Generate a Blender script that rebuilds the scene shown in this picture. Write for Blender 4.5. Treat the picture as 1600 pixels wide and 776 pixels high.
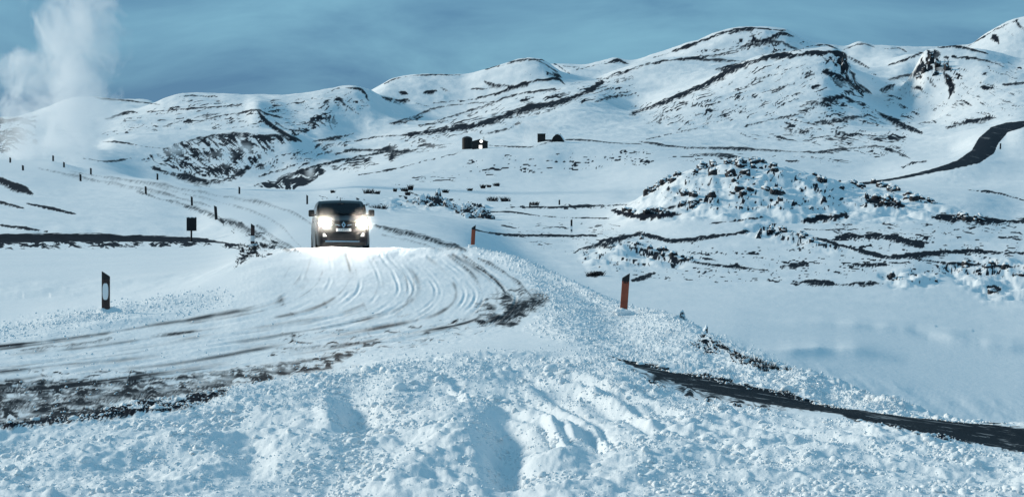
import bpy, bmesh, math, random
import numpy as np
random.seed(7); rng = np.random.default_rng(7)
for o in list(bpy.data.objects): bpy.data.objects.remove(o)
scene = bpy.context.scene
COL = scene.collection

# ------------------------------------------------------------------ camera, sky, sun, exposure
F = 2537.0; CX = 800.0; HY = 288.0; CAMZ = 2.5        # focal length / horizon in photo pixels, eye height
cam_d = bpy.data.cameras.new('camera'); cam = bpy.data.objects.new('camera', cam_d); COL.objects.link(cam)
cam_d.sensor_width = 36.0; cam_d.lens = F / 1600 * 36.0; cam_d.shift_y = -(388 - HY) / 1600.0
cam_d.clip_start = 0.1; cam_d.clip_end = 20000
cam.location = (0, 0, CAMZ); cam.rotation_euler = (math.radians(90), 0, 0)
scene.camera = cam

SUN_EL = math.radians(22); SUN_AZ = math.radians(-68)   # azimuth from +Y, negative = left of the view
world = bpy.data.worlds.new('World'); scene.world = world; world.use_nodes = True
nt = world.node_tree; nt.nodes.clear()
def wn(t, **k):
    n = nt.nodes.new(t)
    for a, b in k.items(): setattr(n, a, b)
    return n
w_out = wn('ShaderNodeOutputWorld'); w_bg = wn('ShaderNodeBackground')
sky = wn('ShaderNodeTexSky', sky_type='NISHITA'); sky.sun_disc = False
sky.sun_elevation = SUN_EL; sky.sun_rotation = SUN_AZ; sky.air_density = 1.0; sky.dust_density = 0.4; sky.ozone_density = 2.5
w_bg.inputs['Strength'].default_value = 0.10
tc = wn('ShaderNodeTexCoord'); mp = wn('ShaderNodeMapping'); mp.inputs['Scale'].default_value = (5.0, 5.0, 12.0)
nz = wn('ShaderNodeTexNoise'); nz.inputs['Scale'].default_value = 1.0; nz.inputs['Detail'].default_value = 6; nz.inputs['Roughness'].default_value = 0.58; nz.inputs['Distortion'].default_value = 0.6
cr = wn('ShaderNodeValToRGB')
cr.color_ramp.elements[0].position = 0.34; cr.color_ramp.elements[0].color = (0.72, 2.15, 3.95, 1)
cr.color_ramp.elements[1].position = 0.70; cr.color_ramp.elements[1].color = (2.1, 4.7, 6.35, 1)
mx = wn('ShaderNodeMix', data_type='RGBA'); mx.inputs['Factor'].default_value = 0.90
L = nt.links.new
L(tc.outputs['Generated'], mp.inputs['Vector']); L(mp.outputs['Vector'], nz.inputs['Vector'])
sx_ = wn('ShaderNodeSeparateXYZ'); L(tc.outputs['Generated'], sx_.inputs[0])
mr_ = wn('ShaderNodeMapRange'); mr_.inputs['From Min'].default_value = 0.03; mr_.inputs['From Max'].default_value = 0.10; mr_.inputs['To Min'].default_value = -0.10; mr_.inputs['To Max'].default_value = 0.07
L(sx_.outputs['Z'], mr_.inputs['Value'])                 # cloud cover is thinner and paler above the dark bank over the hills
ad_ = wn('ShaderNodeMath', operation='ADD'); L(nz.outputs['Fac'], ad_.inputs[0]); L(mr_.outputs['Result'], ad_.inputs[1]); L(ad_.outputs[0], cr.inputs['Fac'])
L(sky.outputs['Color'], mx.inputs['A']); L(cr.outputs['Color'], mx.inputs['B'])
L(mx.outputs['Result'], w_bg.inputs['Color']); L(w_bg.outputs['Background'], w_out.inputs['Surface'])

sun_d = bpy.data.lights.new('sun', 'SUN'); sun = bpy.data.objects.new('sun', sun_d); COL.objects.link(sun)
sun_d.energy = 3.4; sun_d.angle = math.radians(11); sun_d.color = (1.0, 0.92, 0.78)
sdir = (math.sin(SUN_AZ) * math.cos(SUN_EL), math.cos(SUN_AZ) * math.cos(SUN_EL), math.sin(SUN_EL))
from mathutils import Vector, Matrix
sun.rotation_euler = Vector(sdir).to_track_quat('Z', 'Y').to_euler(); sun.location = (-200, 100, 150)

scene.view_settings.view_transform = 'Standard'; scene.view_settings.look = 'None'
scene.view_settings.exposure = -0.10; scene.view_settings.gamma = 1.0
scene.view_settings.use_curve_mapping = False
scene.render.engine = 'CYCLES'
scene.cycles.volume_bounces = 8; scene.cycles.max_bounces = 12
scene.cycles.volume_step_rate = 2.0; scene.cycles.volume_max_steps = 128

# ------------------------------------------------------------------ noise
def _hash(ix, iy, s):
    h = (ix.astype(np.int64) * 374761393 + iy.astype(np.int64) * 668265263 + s * 1442695041) & 0xFFFFFFFF
    h = ((h ^ (h >> 13)) * 1274126177) & 0xFFFFFFFF
    return ((h ^ (h >> 16)) & 0xFFFFFF) / float(0xFFFFFF)
def perlin(x, y, s=0):
    ix = np.floor(x); iy = np.floor(y); fx = x - ix; fy = y - iy
    ux = fx * fx * fx * (fx * (fx * 6 - 15) + 10); uy = fy * fy * fy * (fy * (fy * 6 - 15) + 10)
    def g(dx, dy):
        a = _hash(ix + dx, iy + dy, s) * 2 * np.pi
        return np.cos(a) * (fx - dx) + np.sin(a) * (fy - dy)
    a = g(0, 0) * (1 - ux) + g(1, 0) * ux; b = g(0, 1) * (1 - ux) + g(1, 1) * ux
    return (a * (1 - uy) + b * uy) * 1.5
def fbm(x, y, o=4, s=0, gain=.5):
    r = 0; a = 1
    for i in range(o):
        r = r + a * perlin(x, y, s + i * 17); x = x * 2.03 + 11.3; y = y * 2.03 + 5.7; a *= gain
    return r
def worley(x, y, s=0):
    ix = np.floor(x); iy = np.floor(y); best = np.full(np.shape(x), 9.0)
    for dx in (-1, 0, 1):
        for dy in (-1, 0, 1):
            px = ix + dx + _hash(ix + dx, iy + dy, s); py = iy + dy + _hash(ix + dx, iy + dy, s + 5)
            best = np.minimum(best, (px - x) ** 2 + (py - y) ** 2)
    return np.sqrt(best)
def sstep(a, b, v):
    t = np.clip((v - a) / (b - a), 0, 1); return t * t * (3 - 2 * t)

# ------------------------------------------------------------------ terrain: section lines (photo x, photo y, metres ahead) from near to far
def zpy(z, d): return HY - z * F / d
LAY = []
def lay(*n): LAY.append(n)
lay((0, zpy(-1.75, 3), 3), (1600, zpy(-1.75, 3), 3))
lay((0, 860, 8.6), (1600, 860, 8.6))
lay((0, 776, 10.6), (1600, 776, 10.6))
lay((0, 664, 14.2), (200, 640, 15.3), (350, 612, 16.8), (500, 590, 18), (600, 574, 19), (800, 562, 20), (960, 580, 18.5), (1100, 625, 16.2), (1300, 645, 15.0), (1450, 680, 13.6), (1600, 712, 12.6))
lay((0, 650, 16.6), (200, 625, 17.8), (350, 602, 19.4), (500, 580, 20.6), (600, 560, 22), (800, 545, 23), (960, 566, 20.6), (1100, 613, 18.0), (1300, 640, 16.8), (1450, 662, 15.6), (1600, 690, 14.4))
lay((0, 560, 23), (200, 550, 24.5), (350, 535, 26.5), (500, 520, 28), (700, 505, 29.5), (860, 500, 29), (960, 552, 22.8), (1100, 588, 20.4), (1300, 632, 18.4), (1450, 650, 16.8), (1600, 669, 15.6))
lay((0, 516, 31), (100, 502, 33.5), (165, 490, 35.5), (250, 474, 38), (300, 461, 40), (345, 446, 42.5), (380, 428, 45), (430, 414, 47), (560, 415, 46), (720, 415, 46), (820, 430, 43), (900, 462, 38), (975, 492, 33.5), (1060, 500, 29.5), (1120, 532, 26), (1230, 578, 21.8), (1330, 610, 19.9), (1420, 640, 17.9), (1600, 666, 16.4))
lay((0, 512, 34.5), (100, 498, 37), (165, 486, 39), (250, 466, 42), (300, 448, 45), (345, 424, 49), (380, 403, 53), (412, 390, 56), (470, 388, 55), (740, 388, 56), (800, 401, 50), (870, 430, 44), (940, 463, 37.6), (975, 479, 36), (1060, 492, 32), (1120, zpy(-3.0, 30), 30), (1230, zpy(-3.2, 26), 26), (1330, zpy(-3.2, 24), 24), (1420, zpy(-3.2, 22), 22), (1600, zpy(-3.2, 20), 20))
lay((0, 442, 58), (200, 430, 60), (345, 415, 60), (385, 398, 62), (420, 396, 63), (480, 395, 63), (740, 396, 66), (800, zpy(-4.4, 70), 70), (870, zpy(-5, 62), 62), (975, zpy(-5.4, 52), 52), (1060, zpy(-5.6, 48), 48), (1230, zpy(-6.3, 45), 45), (1420, zpy(-7.2, 43), 43), (1600, zpy(-7.9, 42), 42), (1900, zpy(-8.6, 42), 42))
lay((0, 380, 98), (300, 378, 95), (345, 381, 88), (395, 385, 74), (430, 362, 92), (480, 351, 100), (560, 349, 105), (640, 354, 100), (740, 374, 95), (800, 414, 100), (900, 435, 95), (1100, 443, 96), (1230, 447, 97), (1420, 452, 100), (1600, 456, 104))
lay((0, 364, 104), (300, 367, 103), (337, 343, 115), (395, 336, 122), (480, 334, 127), (560, 335, 132), (640, 338, 140), (740, 354, 138), (800, 374, 142), (900, 382, 142), (960, 378, 142), (1100, 368, 140), (1250, 366, 142), (1400, 366, 142), (1600, 378, 142))
lay((0, 296, 200), (126, 297, 210), (228, 303, 190), (300, 321, 160), (374, 320, 168), (480, 318, 162), (560, 321, 180), (640, 329, 195), (740, 338, 190), (800, 340, 185), (900, 340, 185), (950, 335, 183), (985, 318, 183), (1020, 298, 183), (1060, 274, 185), (1110, 259, 187), (1150, 254, 187), (1190, 256, 187), (1240, 266, 187), (1290, 279, 187), (1350, 293, 187), (1450, 298, 187), (1520, 302, 187), (1600, 316, 187))
lay((-200, 232, 320), (0, 250, 305), (83, 252, 300), (142, 272, 262), (246, 282, 245), (374, 303, 222), (480, 312, 205), (560, 307, 232), (640, 312, 242), (740, 318, 240), (800, 320, 240), (900, 318, 240), (960, 315, 240), (1060, 310, 240), (1200, 302, 240), (1320, 292, 240), (1350, 287, 245), (1450, 292, 240), (1600, 296, 240))
lay((0, 258, 420), (150, 262, 420), (250, 289, 420), (374, 294, 420), (480, 292, 410), (560, 284, 390), (740, 284, 390), (900, 285, 390), (1060, 268, 390), (1200, 268, 390), (1350, 279, 380), (1450, 268, 350), (1520, 253, 400), (1560, 258, 400), (1600, 262, 400))
lay((0, 242, 520), (150, 247, 520), (230, 275, 520), (300, 286, 520), (374, 288, 510), (430, 288, 500), (500, 277, 490), (560, 262, 500), (620, 248, 500), (720, 234, 500), (760, 231, 500), (800, 229, 505), (860, 221, 520), (900, 219, 540), (1000, 224, 540), (1100, 229, 560), (1200, 236, 560), (1300, 239, 560), (1400, 241, 560), (1480, 236, 560), (1540, 214, 540), (1570, 204, 560), (1600, 196, 560))
lay((0, 228, 600), (150, 236, 600), (230, 255, 600), (300, 266, 600), (374, 270, 600), (430, 276, 600), (500, 266, 600), (560, 257, 600), (620, 246, 600), (720, 236, 600), (800, 231, 610), (860, 222, 620), (1000, 222, 620), (1200, 231, 640), (1400, 226, 640), (1480, 216, 640), (1540, 200, 640), (1600, 188, 640))
lay((0, 215, 720), (100, 220, 720), (150, 228, 720), (180, 214, 720), (250, 209, 720), (330, 209, 720), (400, 206, 720), (450, 211, 720), (480, 228, 720), (500, 240, 720), (560, 247, 720), (620, 238, 720), (720, 222, 720), (800, 214, 720), (860, 212, 720), (1000, 213, 720), (1200, 216, 720), (1400, 212, 720), (1460, 206, 720), (1540, 192, 720), (1600, 180, 720))
lay((0, 205, 850), (150, 216, 850), (250, 209, 850), (400, 205, 850), (450, 207, 850), (500, 224, 850), (560, 229, 850), (620, 222, 850), (720, 207, 850), (800, 197, 850), (860, 200, 850), (1000, 200, 850), (1200, 196, 850), (1300, 196, 850), (1400, 202, 850), (1460, 198, 850), (1540, 178, 850), (1600, 168, 850))
lay((0, 195, 1050), (150, 200, 1050), (200, 190, 1050), (300, 182, 1050), (380, 176, 1050), (402, 168, 1050), (425, 178, 1050), (460, 190, 1050), (500, 196, 1050), (560, 215, 1050), (620, 205, 1050), (720, 191, 1050), (800, 179, 1050), (900, 164, 1050), (1000, 178, 1050), (1100, 158, 1050), (1200, 148, 1050), (1280, 140, 1050), (1330, 158, 1050), (1400, 186, 1050), (1440, 186, 1050), (1500, 165, 1050), (1540, 150, 1050), (1600, 140, 1050))
lay((0, 186, 1300), (150, 179, 1300), (200, 174, 1300), (245, 160, 1300), (285, 149, 1300), (330, 150, 1300), (400, 152, 1300), (470, 147, 1300), (510, 140, 1300), (550, 135, 1300), (575, 140, 1300), (605, 158, 1300), (640, 178, 1300), (680, 184, 1300), (720, 183, 1300), (800, 164, 1300), (870, 150, 1300), (930, 148, 1300), (990, 168, 1300), (1050, 146, 1300), (1100, 127, 1300), (1150, 102, 1300), (1190, 88, 1300), (1240, 82, 1300), (1300, 78, 1300), (1316, 84, 1300), (1330, 112, 1300), (1370, 146, 1300), (1400, 142, 1300), (1425, 116, 1300), (1447, 80, 1300), (1475, 76, 1300), (1530, 78, 1300), (1600, 92, 1300))
lay((0, 184, 1450), (200, 172, 1450), (400, 166, 1450), (550, 152, 1450), (590, 150, 1450), (640, 160, 1450), (720, 166, 1450), (800, 152, 1450), (870, 138, 1450), (930, 135, 1450), (1000, 140, 1450), (1100, 122, 1450), (1180, 105, 1450), (1300, 100, 1450), (1340, 112, 1450), (1370, 124, 1450), (1420, 128, 1450), (1475, 100, 1450), (1600, 108, 1450))
lay((0, 190, 1700), (140, 151, 1700), (170, 153, 1700), (230, 157, 1700), (260, 166, 1700), (400, 170, 1700), (560, 152, 1700), (585, 139, 1700), (620, 122, 1700), (660, 116, 1700), (720, 116, 1700), (760, 106, 1700), (800, 95, 1700), (825, 91, 1700), (850, 96, 1700), (880, 114, 1700), (930, 124, 1700), (960, 113, 1700), (1010, 97, 1700), (1060, 91, 1700), (1100, 90, 1700), (1180, 94, 1700), (1240, 94, 1700), (1300, 92, 1700), (1340, 106, 1700), (1380, 102, 1700), (1420, 90, 1700), (1450, 88, 1700), (1600, 100, 1700))
lay((0, 195, 1950), (260, 175, 1950), (600, 150, 1950), (850, 118, 1950), (900, 112, 1950), (960, 112, 1950), (1010, 105, 1950), (1100, 88, 1950), (1180, 84, 1950), (1250, 88, 1950), (1340, 96, 1950), (1400, 88, 1950), (1500, 90, 1950), (1600, 80, 1950))
lay((0, 200, 2300), (400, 185, 2300), (600, 150, 2300), (840, 105, 2300), (880, 103, 2300), (910, 104, 2300), (940, 97, 2300), (960, 92, 2300), (985, 97, 2300), (1015, 90, 2300), (1050, 78, 2300), (1090, 65, 2300), (1130, 50, 2300), (1160, 44, 2300), (1185, 43, 2300), (1225, 47, 2300), (1250, 62, 2300), (1270, 70, 2300), (1300, 73, 2300), (1320, 75, 2300), (1345, 67, 2300), (1370, 73, 2300), (1440, 77, 2300), (1510, 73, 2300), (1540, 55, 2300), (1570, 38, 2300), (1590, 30, 2300), (1700, 18, 2300), (1900, 60, 2300))
lay((0, 230, 2800), (800, 180, 2800), (1200, 140, 2800), (1600, 120, 2800))
lay((0, 280, 5000), (1600, 270, 5000))
NR = [6, 22, 138, 20, 56, 74, 14, 30, 96, 48, 76, 26, 26, 42, 14, 42, 14, 38, 66, 16, 38, 10, 34, 6, 4]

step = 1.6
cpx = np.concatenate([np.linspace(-2400, -420, 25), np.linspace(-400, -40, 30), np.arange(-30, 1631, step), np.linspace(1642, 2000, 30), np.linspace(2020, 4000, 25)])
NC = len(cpx); K = len(LAY)
ld = np.zeros((K, NC)); lz = np.zeros((K, NC))
def smooth(a, n):                                        # soften the corners of the section lines
    k = np.exp(-np.linspace(-2, 2, 2 * n + 1) ** 2); k /= k.sum()
    return np.convolve(np.pad(a, n, mode='edge'), k, mode='valid')
def pch(x, xn, yn):                                      # monotone cubic through the nodes
    h_ = np.diff(xn); d_ = np.diff(yn) / h_; m_ = np.zeros(len(xn)); m_[0] = m_[-1] = 0
    for i in range(1, len(xn) - 1):
        if d_[i - 1] * d_[i] > 0: m_[i] = 3 * (h_[i - 1] + h_[i]) / ((2 * h_[i] + h_[i - 1]) / d_[i - 1] + (h_[i] + 2 * h_[i - 1]) / d_[i])
    x = np.clip(x, xn[0], xn[-1]); k = np.clip(np.searchsorted(xn, x) - 1, 0, len(xn) - 2); t = (x - xn[k]) / h_[k]
    return (2*t**3 - 3*t**2 + 1) * yn[k] + (t**3 - 2*t**2 + t) * h_[k] * m_[k] + (-2*t**3 + 3*t**2) * yn[k + 1] + (t**3 - t**2) * h_[k] * m_[k + 1]
for i, n in enumerate(LAY):
    n = np.array(n, float)
    d0 = np.median(n[:, 2]); k1 = 26 if 30 < d0 < 110 else 16 if d0 < 165 else (8 if d0 < 480 else 5); k2 = 26 if d0 < 480 else 8
    py = smooth(pch(cpx, n[:, 0], n[:, 1]), k1); d = smooth(pch(cpx, n[:, 0], n[:, 2]), k2)
    if i: d = np.maximum(d, ld[i - 1] * 1.01)
    ld[i] = d; lz[i] = (HY - py) / F * d
h = np.diff(ld, axis=0); dl = np.diff(lz, axis=0) / h       # monotone cubic along each line of sight
m = np.zeros_like(lz); m[0] = dl[0]; m[-1] = dl[-1]
w1 = 2 * h[1:] + h[:-1]; w2 = h[1:] + 2 * h[:-1]
same = dl[:-1] * dl[1:] > 0
with np.errstate(divide='ignore', invalid='ignore'):
    m[1:-1] = np.where(same, (w1 + w2) / (w1 / dl[:-1] + w2 / dl[1:]), 0)
rows_d = []; rows_z = []
for i in range(K - 1):
    for t in np.linspace(0, 1, NR[i], endpoint=False):
        d = ld[i] * (ld[i + 1] / ld[i]) ** t
        s = (d - ld[i]) / h[i]
        z = (2 * s**3 - 3 * s**2 + 1) * lz[i] + (s**3 - 2 * s**2 + s) * h[i] * m[i] + (-2 * s**3 + 3 * s**2) * lz[i + 1] + (s**3 - s**2) * h[i] * m[i + 1]
        rows_d.append(d); rows_z.append(z)
rows_d.append(ld[-1]); rows_z.append(lz[-1])
D = np.array(rows_d); Z = np.array(rows_z); NRW = len(D)
for i in range(NRW):                                     # no creases between neighbouring lines of sight
    if np.median(D[i]) < 480: Z[i] = smooth(Z[i], 18)
PX = np.broadcast_to(cpx, D.shape).copy()
X = (PX - CX) / F * D
def PYf(): return HY - Z / D * F
PY = PYf()
PY0 = PY.copy()
LGD = np.log(D) * F

def curve(pts, n=6):
    p = np.array(pts, float)
    if len(p) < 3: return [tuple(q) for q in p]
    p = np.vstack([2 * p[0] - p[1], p, 2 * p[-1] - p[-2]]); out = []
    for i in range(1, len(p) - 2):
        for t in np.linspace(0, 1, n, endpoint=False):
            out.append(tuple(.5 * (2 * p[i] + (p[i + 1] - p[i - 1]) * t + (2 * p[i - 1] - 5 * p[i] + 4 * p[i + 1] - p[i + 2]) * t * t + (3 * p[i] - p[i - 1] - 3 * p[i + 1] + p[i + 2]) * t ** 3)))
    return out + [tuple(p[-2])]
def polydist(P, Q, pts):
    """distance to a polyline and the position along it (0..1)"""
    best = np.full(P.shape, 1e9); tt = np.zeros(P.shape); n = len(pts) - 1; side = np.zeros(P.shape)
    for i in range(n):
        (ax, ay), (bx, by) = pts[i], pts[i + 1]
        vx, vy = bx - ax, by - ay; ll = vx * vx + vy * vy + 1e-9
        t = np.clip(((P - ax) * vx + (Q - ay) * vy) / ll, 0, 1)
        dx = P - ax - t * vx; dy = Q - ay - t * vy; d2 = dx * dx + dy * dy
        u = d2 < best; best = np.where(u, d2, best); tt = np.where(u, (i + t) / n, tt); side = np.where(u, dy, side)
    return np.sqrt(best), tt, side
def inpoly(P, Q, poly, soft):
    """soft inside mask of a polygon"""
    ins = np.zeros(P.shape, bool); n = len(poly); j = n - 1
    for i in range(n):
        (xi, yi), (xj, yj) = poly[i], poly[j]
        ins ^= ((yi > Q) != (yj > Q)) & (P < (xj - xi) * (Q - yi) / (yj - yi + 1e-9) + xi); j = i
    d, _, _ = polydist(P, Q, list(poly) + [poly[0]])
    return np.clip(0.5 + np.where(ins, d, -d) / (2 * soft), 0, 1)
def window(x0, y0, x1, y1, d0, d1):
    return (PX > x0) & (PX < x1) & (PY0 > y0) & (PY0 < y1) & (D >= d0) & (D <= d1)
def apply(fn, pts, pad, d0, d1):
    xs = [p[0] for p in pts]; ys = [p[1] for p in pts]
    w = window(min(xs) - pad, min(ys) - pad, max(xs) + pad, max(ys) + pad, d0, d1)
    if w.any(): fn(w)

# ---- areas
ROAD_NEAR = [(-30, 535), (60, 520), (150, 508), (350, 470), (372, 425), (395, 388), (742, 388), (800, 422), (850, 455), (862, 476), (825, 512), (700, 545), (600, 568), (500, 588), (350, 610), (200, 634), (-30, 668)]
ROAD_FAR = [(395, 402), (392, 386), (337, 346), (300, 324), (228, 305), (126, 287), (36, 270), (-40, 258), (-40, 250), (60, 254), (100, 264), (142, 275), (246, 283), (374, 305), (479, 321), (590, 349), (665, 368), (735, 390), (735, 402)]
ROAD_FARR = [(1335, 287), (1400, 277), (1450, 266), (1495, 251), (1518, 235), (1530, 215), (1548, 199), (1570, 192), (1640, 185), (1640, 196), (1600, 199), (1575, 207), (1561, 222), (1553, 240), (1530, 255), (1480, 266), (1420, 277), (1350, 289)]
ROAD_SIDE = [(-400, 363), (150, 367), (310, 371), (392, 385), (310, 378), (150, 378), (-400, 383)]
ROAD_JUNC = [(950, 555), (1000, 566), (1100, 588), (1200, 610), (1310, 635), (1400, 645), (1900, 704), (1900, 768), (1450, 681), (1320, 656), (1200, 640), (1080, 622), (1000, 588)]
def area(poly, soft, d0, d1):
    r = np.zeros(D.shape)
    def f(w): r[w] = inpoly(PX[w], PY0[w], poly, soft)
    apply(f, poly, soft + 2, d0, d1); return r
m_near = area(ROAD_NEAR, 6, 12, 58); m_far = area(ROAD_FAR, 4, 54, 330); m_farr = area(ROAD_FARR, 1.5, 235, 640)
m_side = area(ROAD_SIDE, 2, 66, 112); m_junc = area(ROAD_JUNC, 4, 12, 30)
m_road = np.maximum.reduce([m_near, m_far, m_farr, m_side, m_junc])

# ---- relief: hills
far = sstep(380, 900, D)
lim = 1 - sstep(2350, 2700, D)
fx = PX / 170; fy = LGD / 170
n1 = fbm(fx, fy, 5, 3); n2 = 1 - np.abs(fbm(fx * 1.7 + 3, fy * 1.1 + 9, 5, 40))
Z += far * lim * D * (0.0013 * n1 + 0.0012 * (n2 - 0.75))
mid = sstep(60, 110, D) * (1 - sstep(900, 1300, D)) * (1 - m_road)
Z += mid * D * (0.0005 * fbm(PX / 120, LGD / 150, 4, 71) + 0.00016 * fbm(PX / 30, LGD / 60, 3, 77))
# ---- lava ground on the right: broken, lumpy
LAVA = [([(955, 335), (985, 318), (1020, 296), (1060, 268), (1110, 250), (1190, 250), (1290, 272), (1350, 288), (1500, 330), (1420, 345), (1260, 350), (1100, 345), (1000, 345)], 12, .0034, 150, 190),
        ([(1160, 345), (1200, 348), (1270, 372), (1330, 388), (1300, 396), (1220, 380), (1170, 368)], 6, .0030, 120, 170),
        ([(905, 395), (950, 378), (1000, 380), (1080, 405), (1060, 415), (1000, 420), (930, 418)], 10, .0035, 90, 160),
        ([(1375, 430), (1400, 424), (1470, 430), (1460, 446), (1400, 452)], 6, .0042, 80, 130),
        ([(1470, 415), (1540, 408), (1600, 414), (1640, 430), (1640, 470), (1540, 470), (1500, 445)], 7, .0040, 80, 130),
        ([(600, 312), (640, 288), (700, 292), (765, 318), (760, 340), (680, 328), (610, 330)], 8, .0028, 150, 235)]
m_lava = np.zeros(D.shape)
for poly, soft, amp, d0, d1 in LAVA:
    def f(w):
        k = inpoly(PX[w], PY0[w], poly, soft); k = k * k * (3 - 2 * k)
        a = fbm(PX[w] / 52, LGD[w] / 70, 5, 91, .45); b = 1 - worley(PX[w] / 30 + .5 * a, LGD[w] / 48, 7)
        Z[w] += k * D[w] * amp * (0.85 * a + .45 * np.maximum(b - .4, 0) - .35 * np.abs(fbm(PX[w] / 34, LGD[w] / 40, 3, 97)))
        m_lava[w] = np.maximum(m_lava[w], k)
    apply(f, poly, soft + 2, d0, d1)
# ---- drifts and folds (width px, height m, from, to metres, points)
FOLD = [(7, .34, 40, 75, [(1170, 545), (1230, 552), (1300, 550), (1360, 556), (1420, 568)]), (7, .42, 45, 80, [(1430, 515), (1500, 535), (1560, 545), (1640, 550)]),
        (5, .3, 45, 85, [(1200, 500), (1320, 510), (1400, 518), (1450, 528)]), (8, .10, 50, 75, [(-30, 455), (60, 460), (130, 470)]),
        (22, .5, 85, 150, [(915, 420), (960, 395), (1010, 400)]), (16, .3, 95, 150, [(1390, 445), (1420, 432), (1450, 440)]), (20, .5, 85, 140, [(1540, 440), (1570, 425), (1620, 440)]),
        (7, .16, 22, 48, [(-30, 522), (100, 503), (240, 478), (345, 464)]), (6, .10, 20, 48, [(0, 538), (170, 510), (330, 478)]),
        (8, .25, 190, 330, [(-30, 245), (60, 249), (142, 270), (246, 279), (374, 300), (480, 310)]),
        (4, .35, 90, 112, [(-40, 362), (150, 364), (310, 367)])]
for wd, hh, d0, d1, pts in FOLD:
    def f(w):
        dd, t, sd_ = polydist(PX[w], PY0[w], pts)
        nn_ = fbm(PX[w] / 60, PX[w] * 0 + wd, 2, 21); Z[w] += .6 * hh * np.exp(-(dd / (wd * np.where(sd_ > 0, .9, 2.2))) ** 1.3) * np.sin(np.pi * t) ** 1.1 * (1 + .5 * nn_)
    pts = curve(pts); apply(f, pts, wd * 7, d0, d1)
# ---- ploughed banks and foreground heaps
NB = 1 - sstep(40, 62, D)
EMB = area([(735, 384), (800, 392), (870, 425), (940, 458), (1070, 484), (1130, 525), (1240, 575), (1420, 640), (1300, 632), (1100, 588), (950, 553), (820, 515), (862, 476), (800, 420)], 6, 16, 64)
LBERM = area([(-30, 512), (100, 492), (165, 480), (345, 455), (360, 470), (165, 512), (60, 525), (-30, 540)], 13, 27, 45)
FORE = (D < 24) * (1 - m_road) * (PY0 > 540) * (1 - sstep(20, 24, D)) 
BANK = np.maximum.reduce([FORE, EMB, LBERM * .8])
w = D < 66
xs, ys = X[w], D[w]; bk = BANK[w]; fr = FORE[w]
big = 1 - np.abs(fbm(xs / 1.7, ys / 2.4, 3, 5)); lump = 1 - worley(xs / .34 + .5 * perlin(xs * 3, ys * 3, 2), ys / .42 + .5 * perlin(xs * 3, ys * 3, 22), 8); sm = 1 - worley(xs / .13, ys / .15, 12); sm2 = fbm(xs / .10, ys / .14, 3, 15)
rough = sstep(-.35, .45, fbm(xs / 1.1, ys / 1.6, 3, 66))
Z[w] += fr * (0.12 * (big - .72) + rough * (.055 * np.maximum(lump - .3, 0) + .04 * np.maximum(sm - .3, 0)) + .012 * sm2)
eb = np.maximum(EMB[w], LBERM[w] * .8)
Z[w] += eb * (.03 * np.maximum(lump - .3, 0) + .03 * np.maximum(sm - .3, 0) + .012 * sm2 + .07 * (big - .72))
rd = (m_near[w] + .3 * m_junc[w])
Z[w] += sstep(44, 52, ys) * (1 - sstep(56, 60, ys)) * .05 * fbm(xs / 1.3, ys / 6, 4, 133)
Z[w] += rd * (.012 * fbm(xs / .9, ys / 2.2, 4, 33) + .006 * fbm(xs / .12, ys / .2, 2, 37))
DENT = [(555, 640, 42, 34, -.20), (515, 648, 22, 30, .12), (790, 705, 30, 52, -.22), (720, 690, 58, 42, .13), (470, 700, 60, 30, .08), (640, 735, 50, 25, .10), (300, 700, 70, 30, .08), (395, 720, 30, 20, -.10),
        (30, 745, 40, 16, -.09), (640, 600, 45, 16, .05), (880, 730, 50, 30, .08), (120, 690, 90, 20, .05), (925, 690, 30, 30, -.08), (1010, 720, 60, 24, .06), (1250, 720, 90, 25, .06), (200, 742, 60, 14, -.06)]
for cx_, cy_, rx, ry, hh in DENT:
    w = window(cx_ - 3 * rx, cy_ - 3 * ry, cx_ + 3 * rx, cy_ + 3 * ry, 8, 24)
    Z[w] += 1.0 * hh * np.exp(-((PX[w] - cx_) / rx) ** 2 - ((PY0[w] - cy_) / ry) ** 2)
GROOVE = [(5, .07, [(830, 590), (900, 606), (980, 640), (1050, 690)]), (5, .06, [(800, 600), (860, 625), (930, 665), (960, 720)]), (4, .05, [(880, 585), (980, 612), (1090, 660)]), (6, .07, [(760, 620), (850, 650), (900, 720)]),
          (5, .05, [(1000, 660), (1150, 690), (1330, 720), (1600, 750)]), (5, .05, [(1080, 640), (1250, 672), (1450, 715)]), (5, .05, [(640, 590), (700, 605), (740, 640)])]
for wd, hh, pts in GROOVE:
    def f(w):
        dd, t, _ = polydist(PX[w], PY0[w], pts)
        Z[w] += .5 * hh * (np.exp(-(dd / wd) ** 2) - np.exp(-((dd - 2 * wd) / wd) ** 2)) * sstep(0, .2, t) * (1 - sstep(.8, 1, t))
    apply(f, pts, wd * 5, 9, 26)
RUT = np.array([[(745, 402), (800, 432), (836, 464), (812, 500), (740, 522), (600, 546), (430, 571), (200, 606), (-40, 632)], [(450, 397), (438, 425), (415, 452), (375, 472), (310, 488), (230, 502), (140, 515), (50, 528), (-40, 538)]], float)
for q in (.07, .10, .19, .22, .26, .35, .37, .45, .47, .51, .58, .66, .69, .78, .9):
    pts = curve([tuple(p) for p in RUT[0] * (1 - q) + RUT[1] * q], 4)
    def f(w):
        dd, t, _ = polydist(PX[w], PY0[w], pts); k_ = m_near[w]
        Z[w] += k_ * .011 * (.8 * np.exp(-((dd - 3.6) / 1.6) ** 2) - np.exp(-(dd / 2.4) ** 2)) * np.clip(.35 + 1.5 * fbm(t * 6 + q * 50, dd * 0, 3, 621), 0, 1.2)
    apply(f, pts, 14, 14, 58)
PY = PYf()
vis = PY <= np.minimum.accumulate(np.vstack([np.full((1, NC), 2000.0), PY[:-1]]), axis=0) + 2.0

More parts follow.
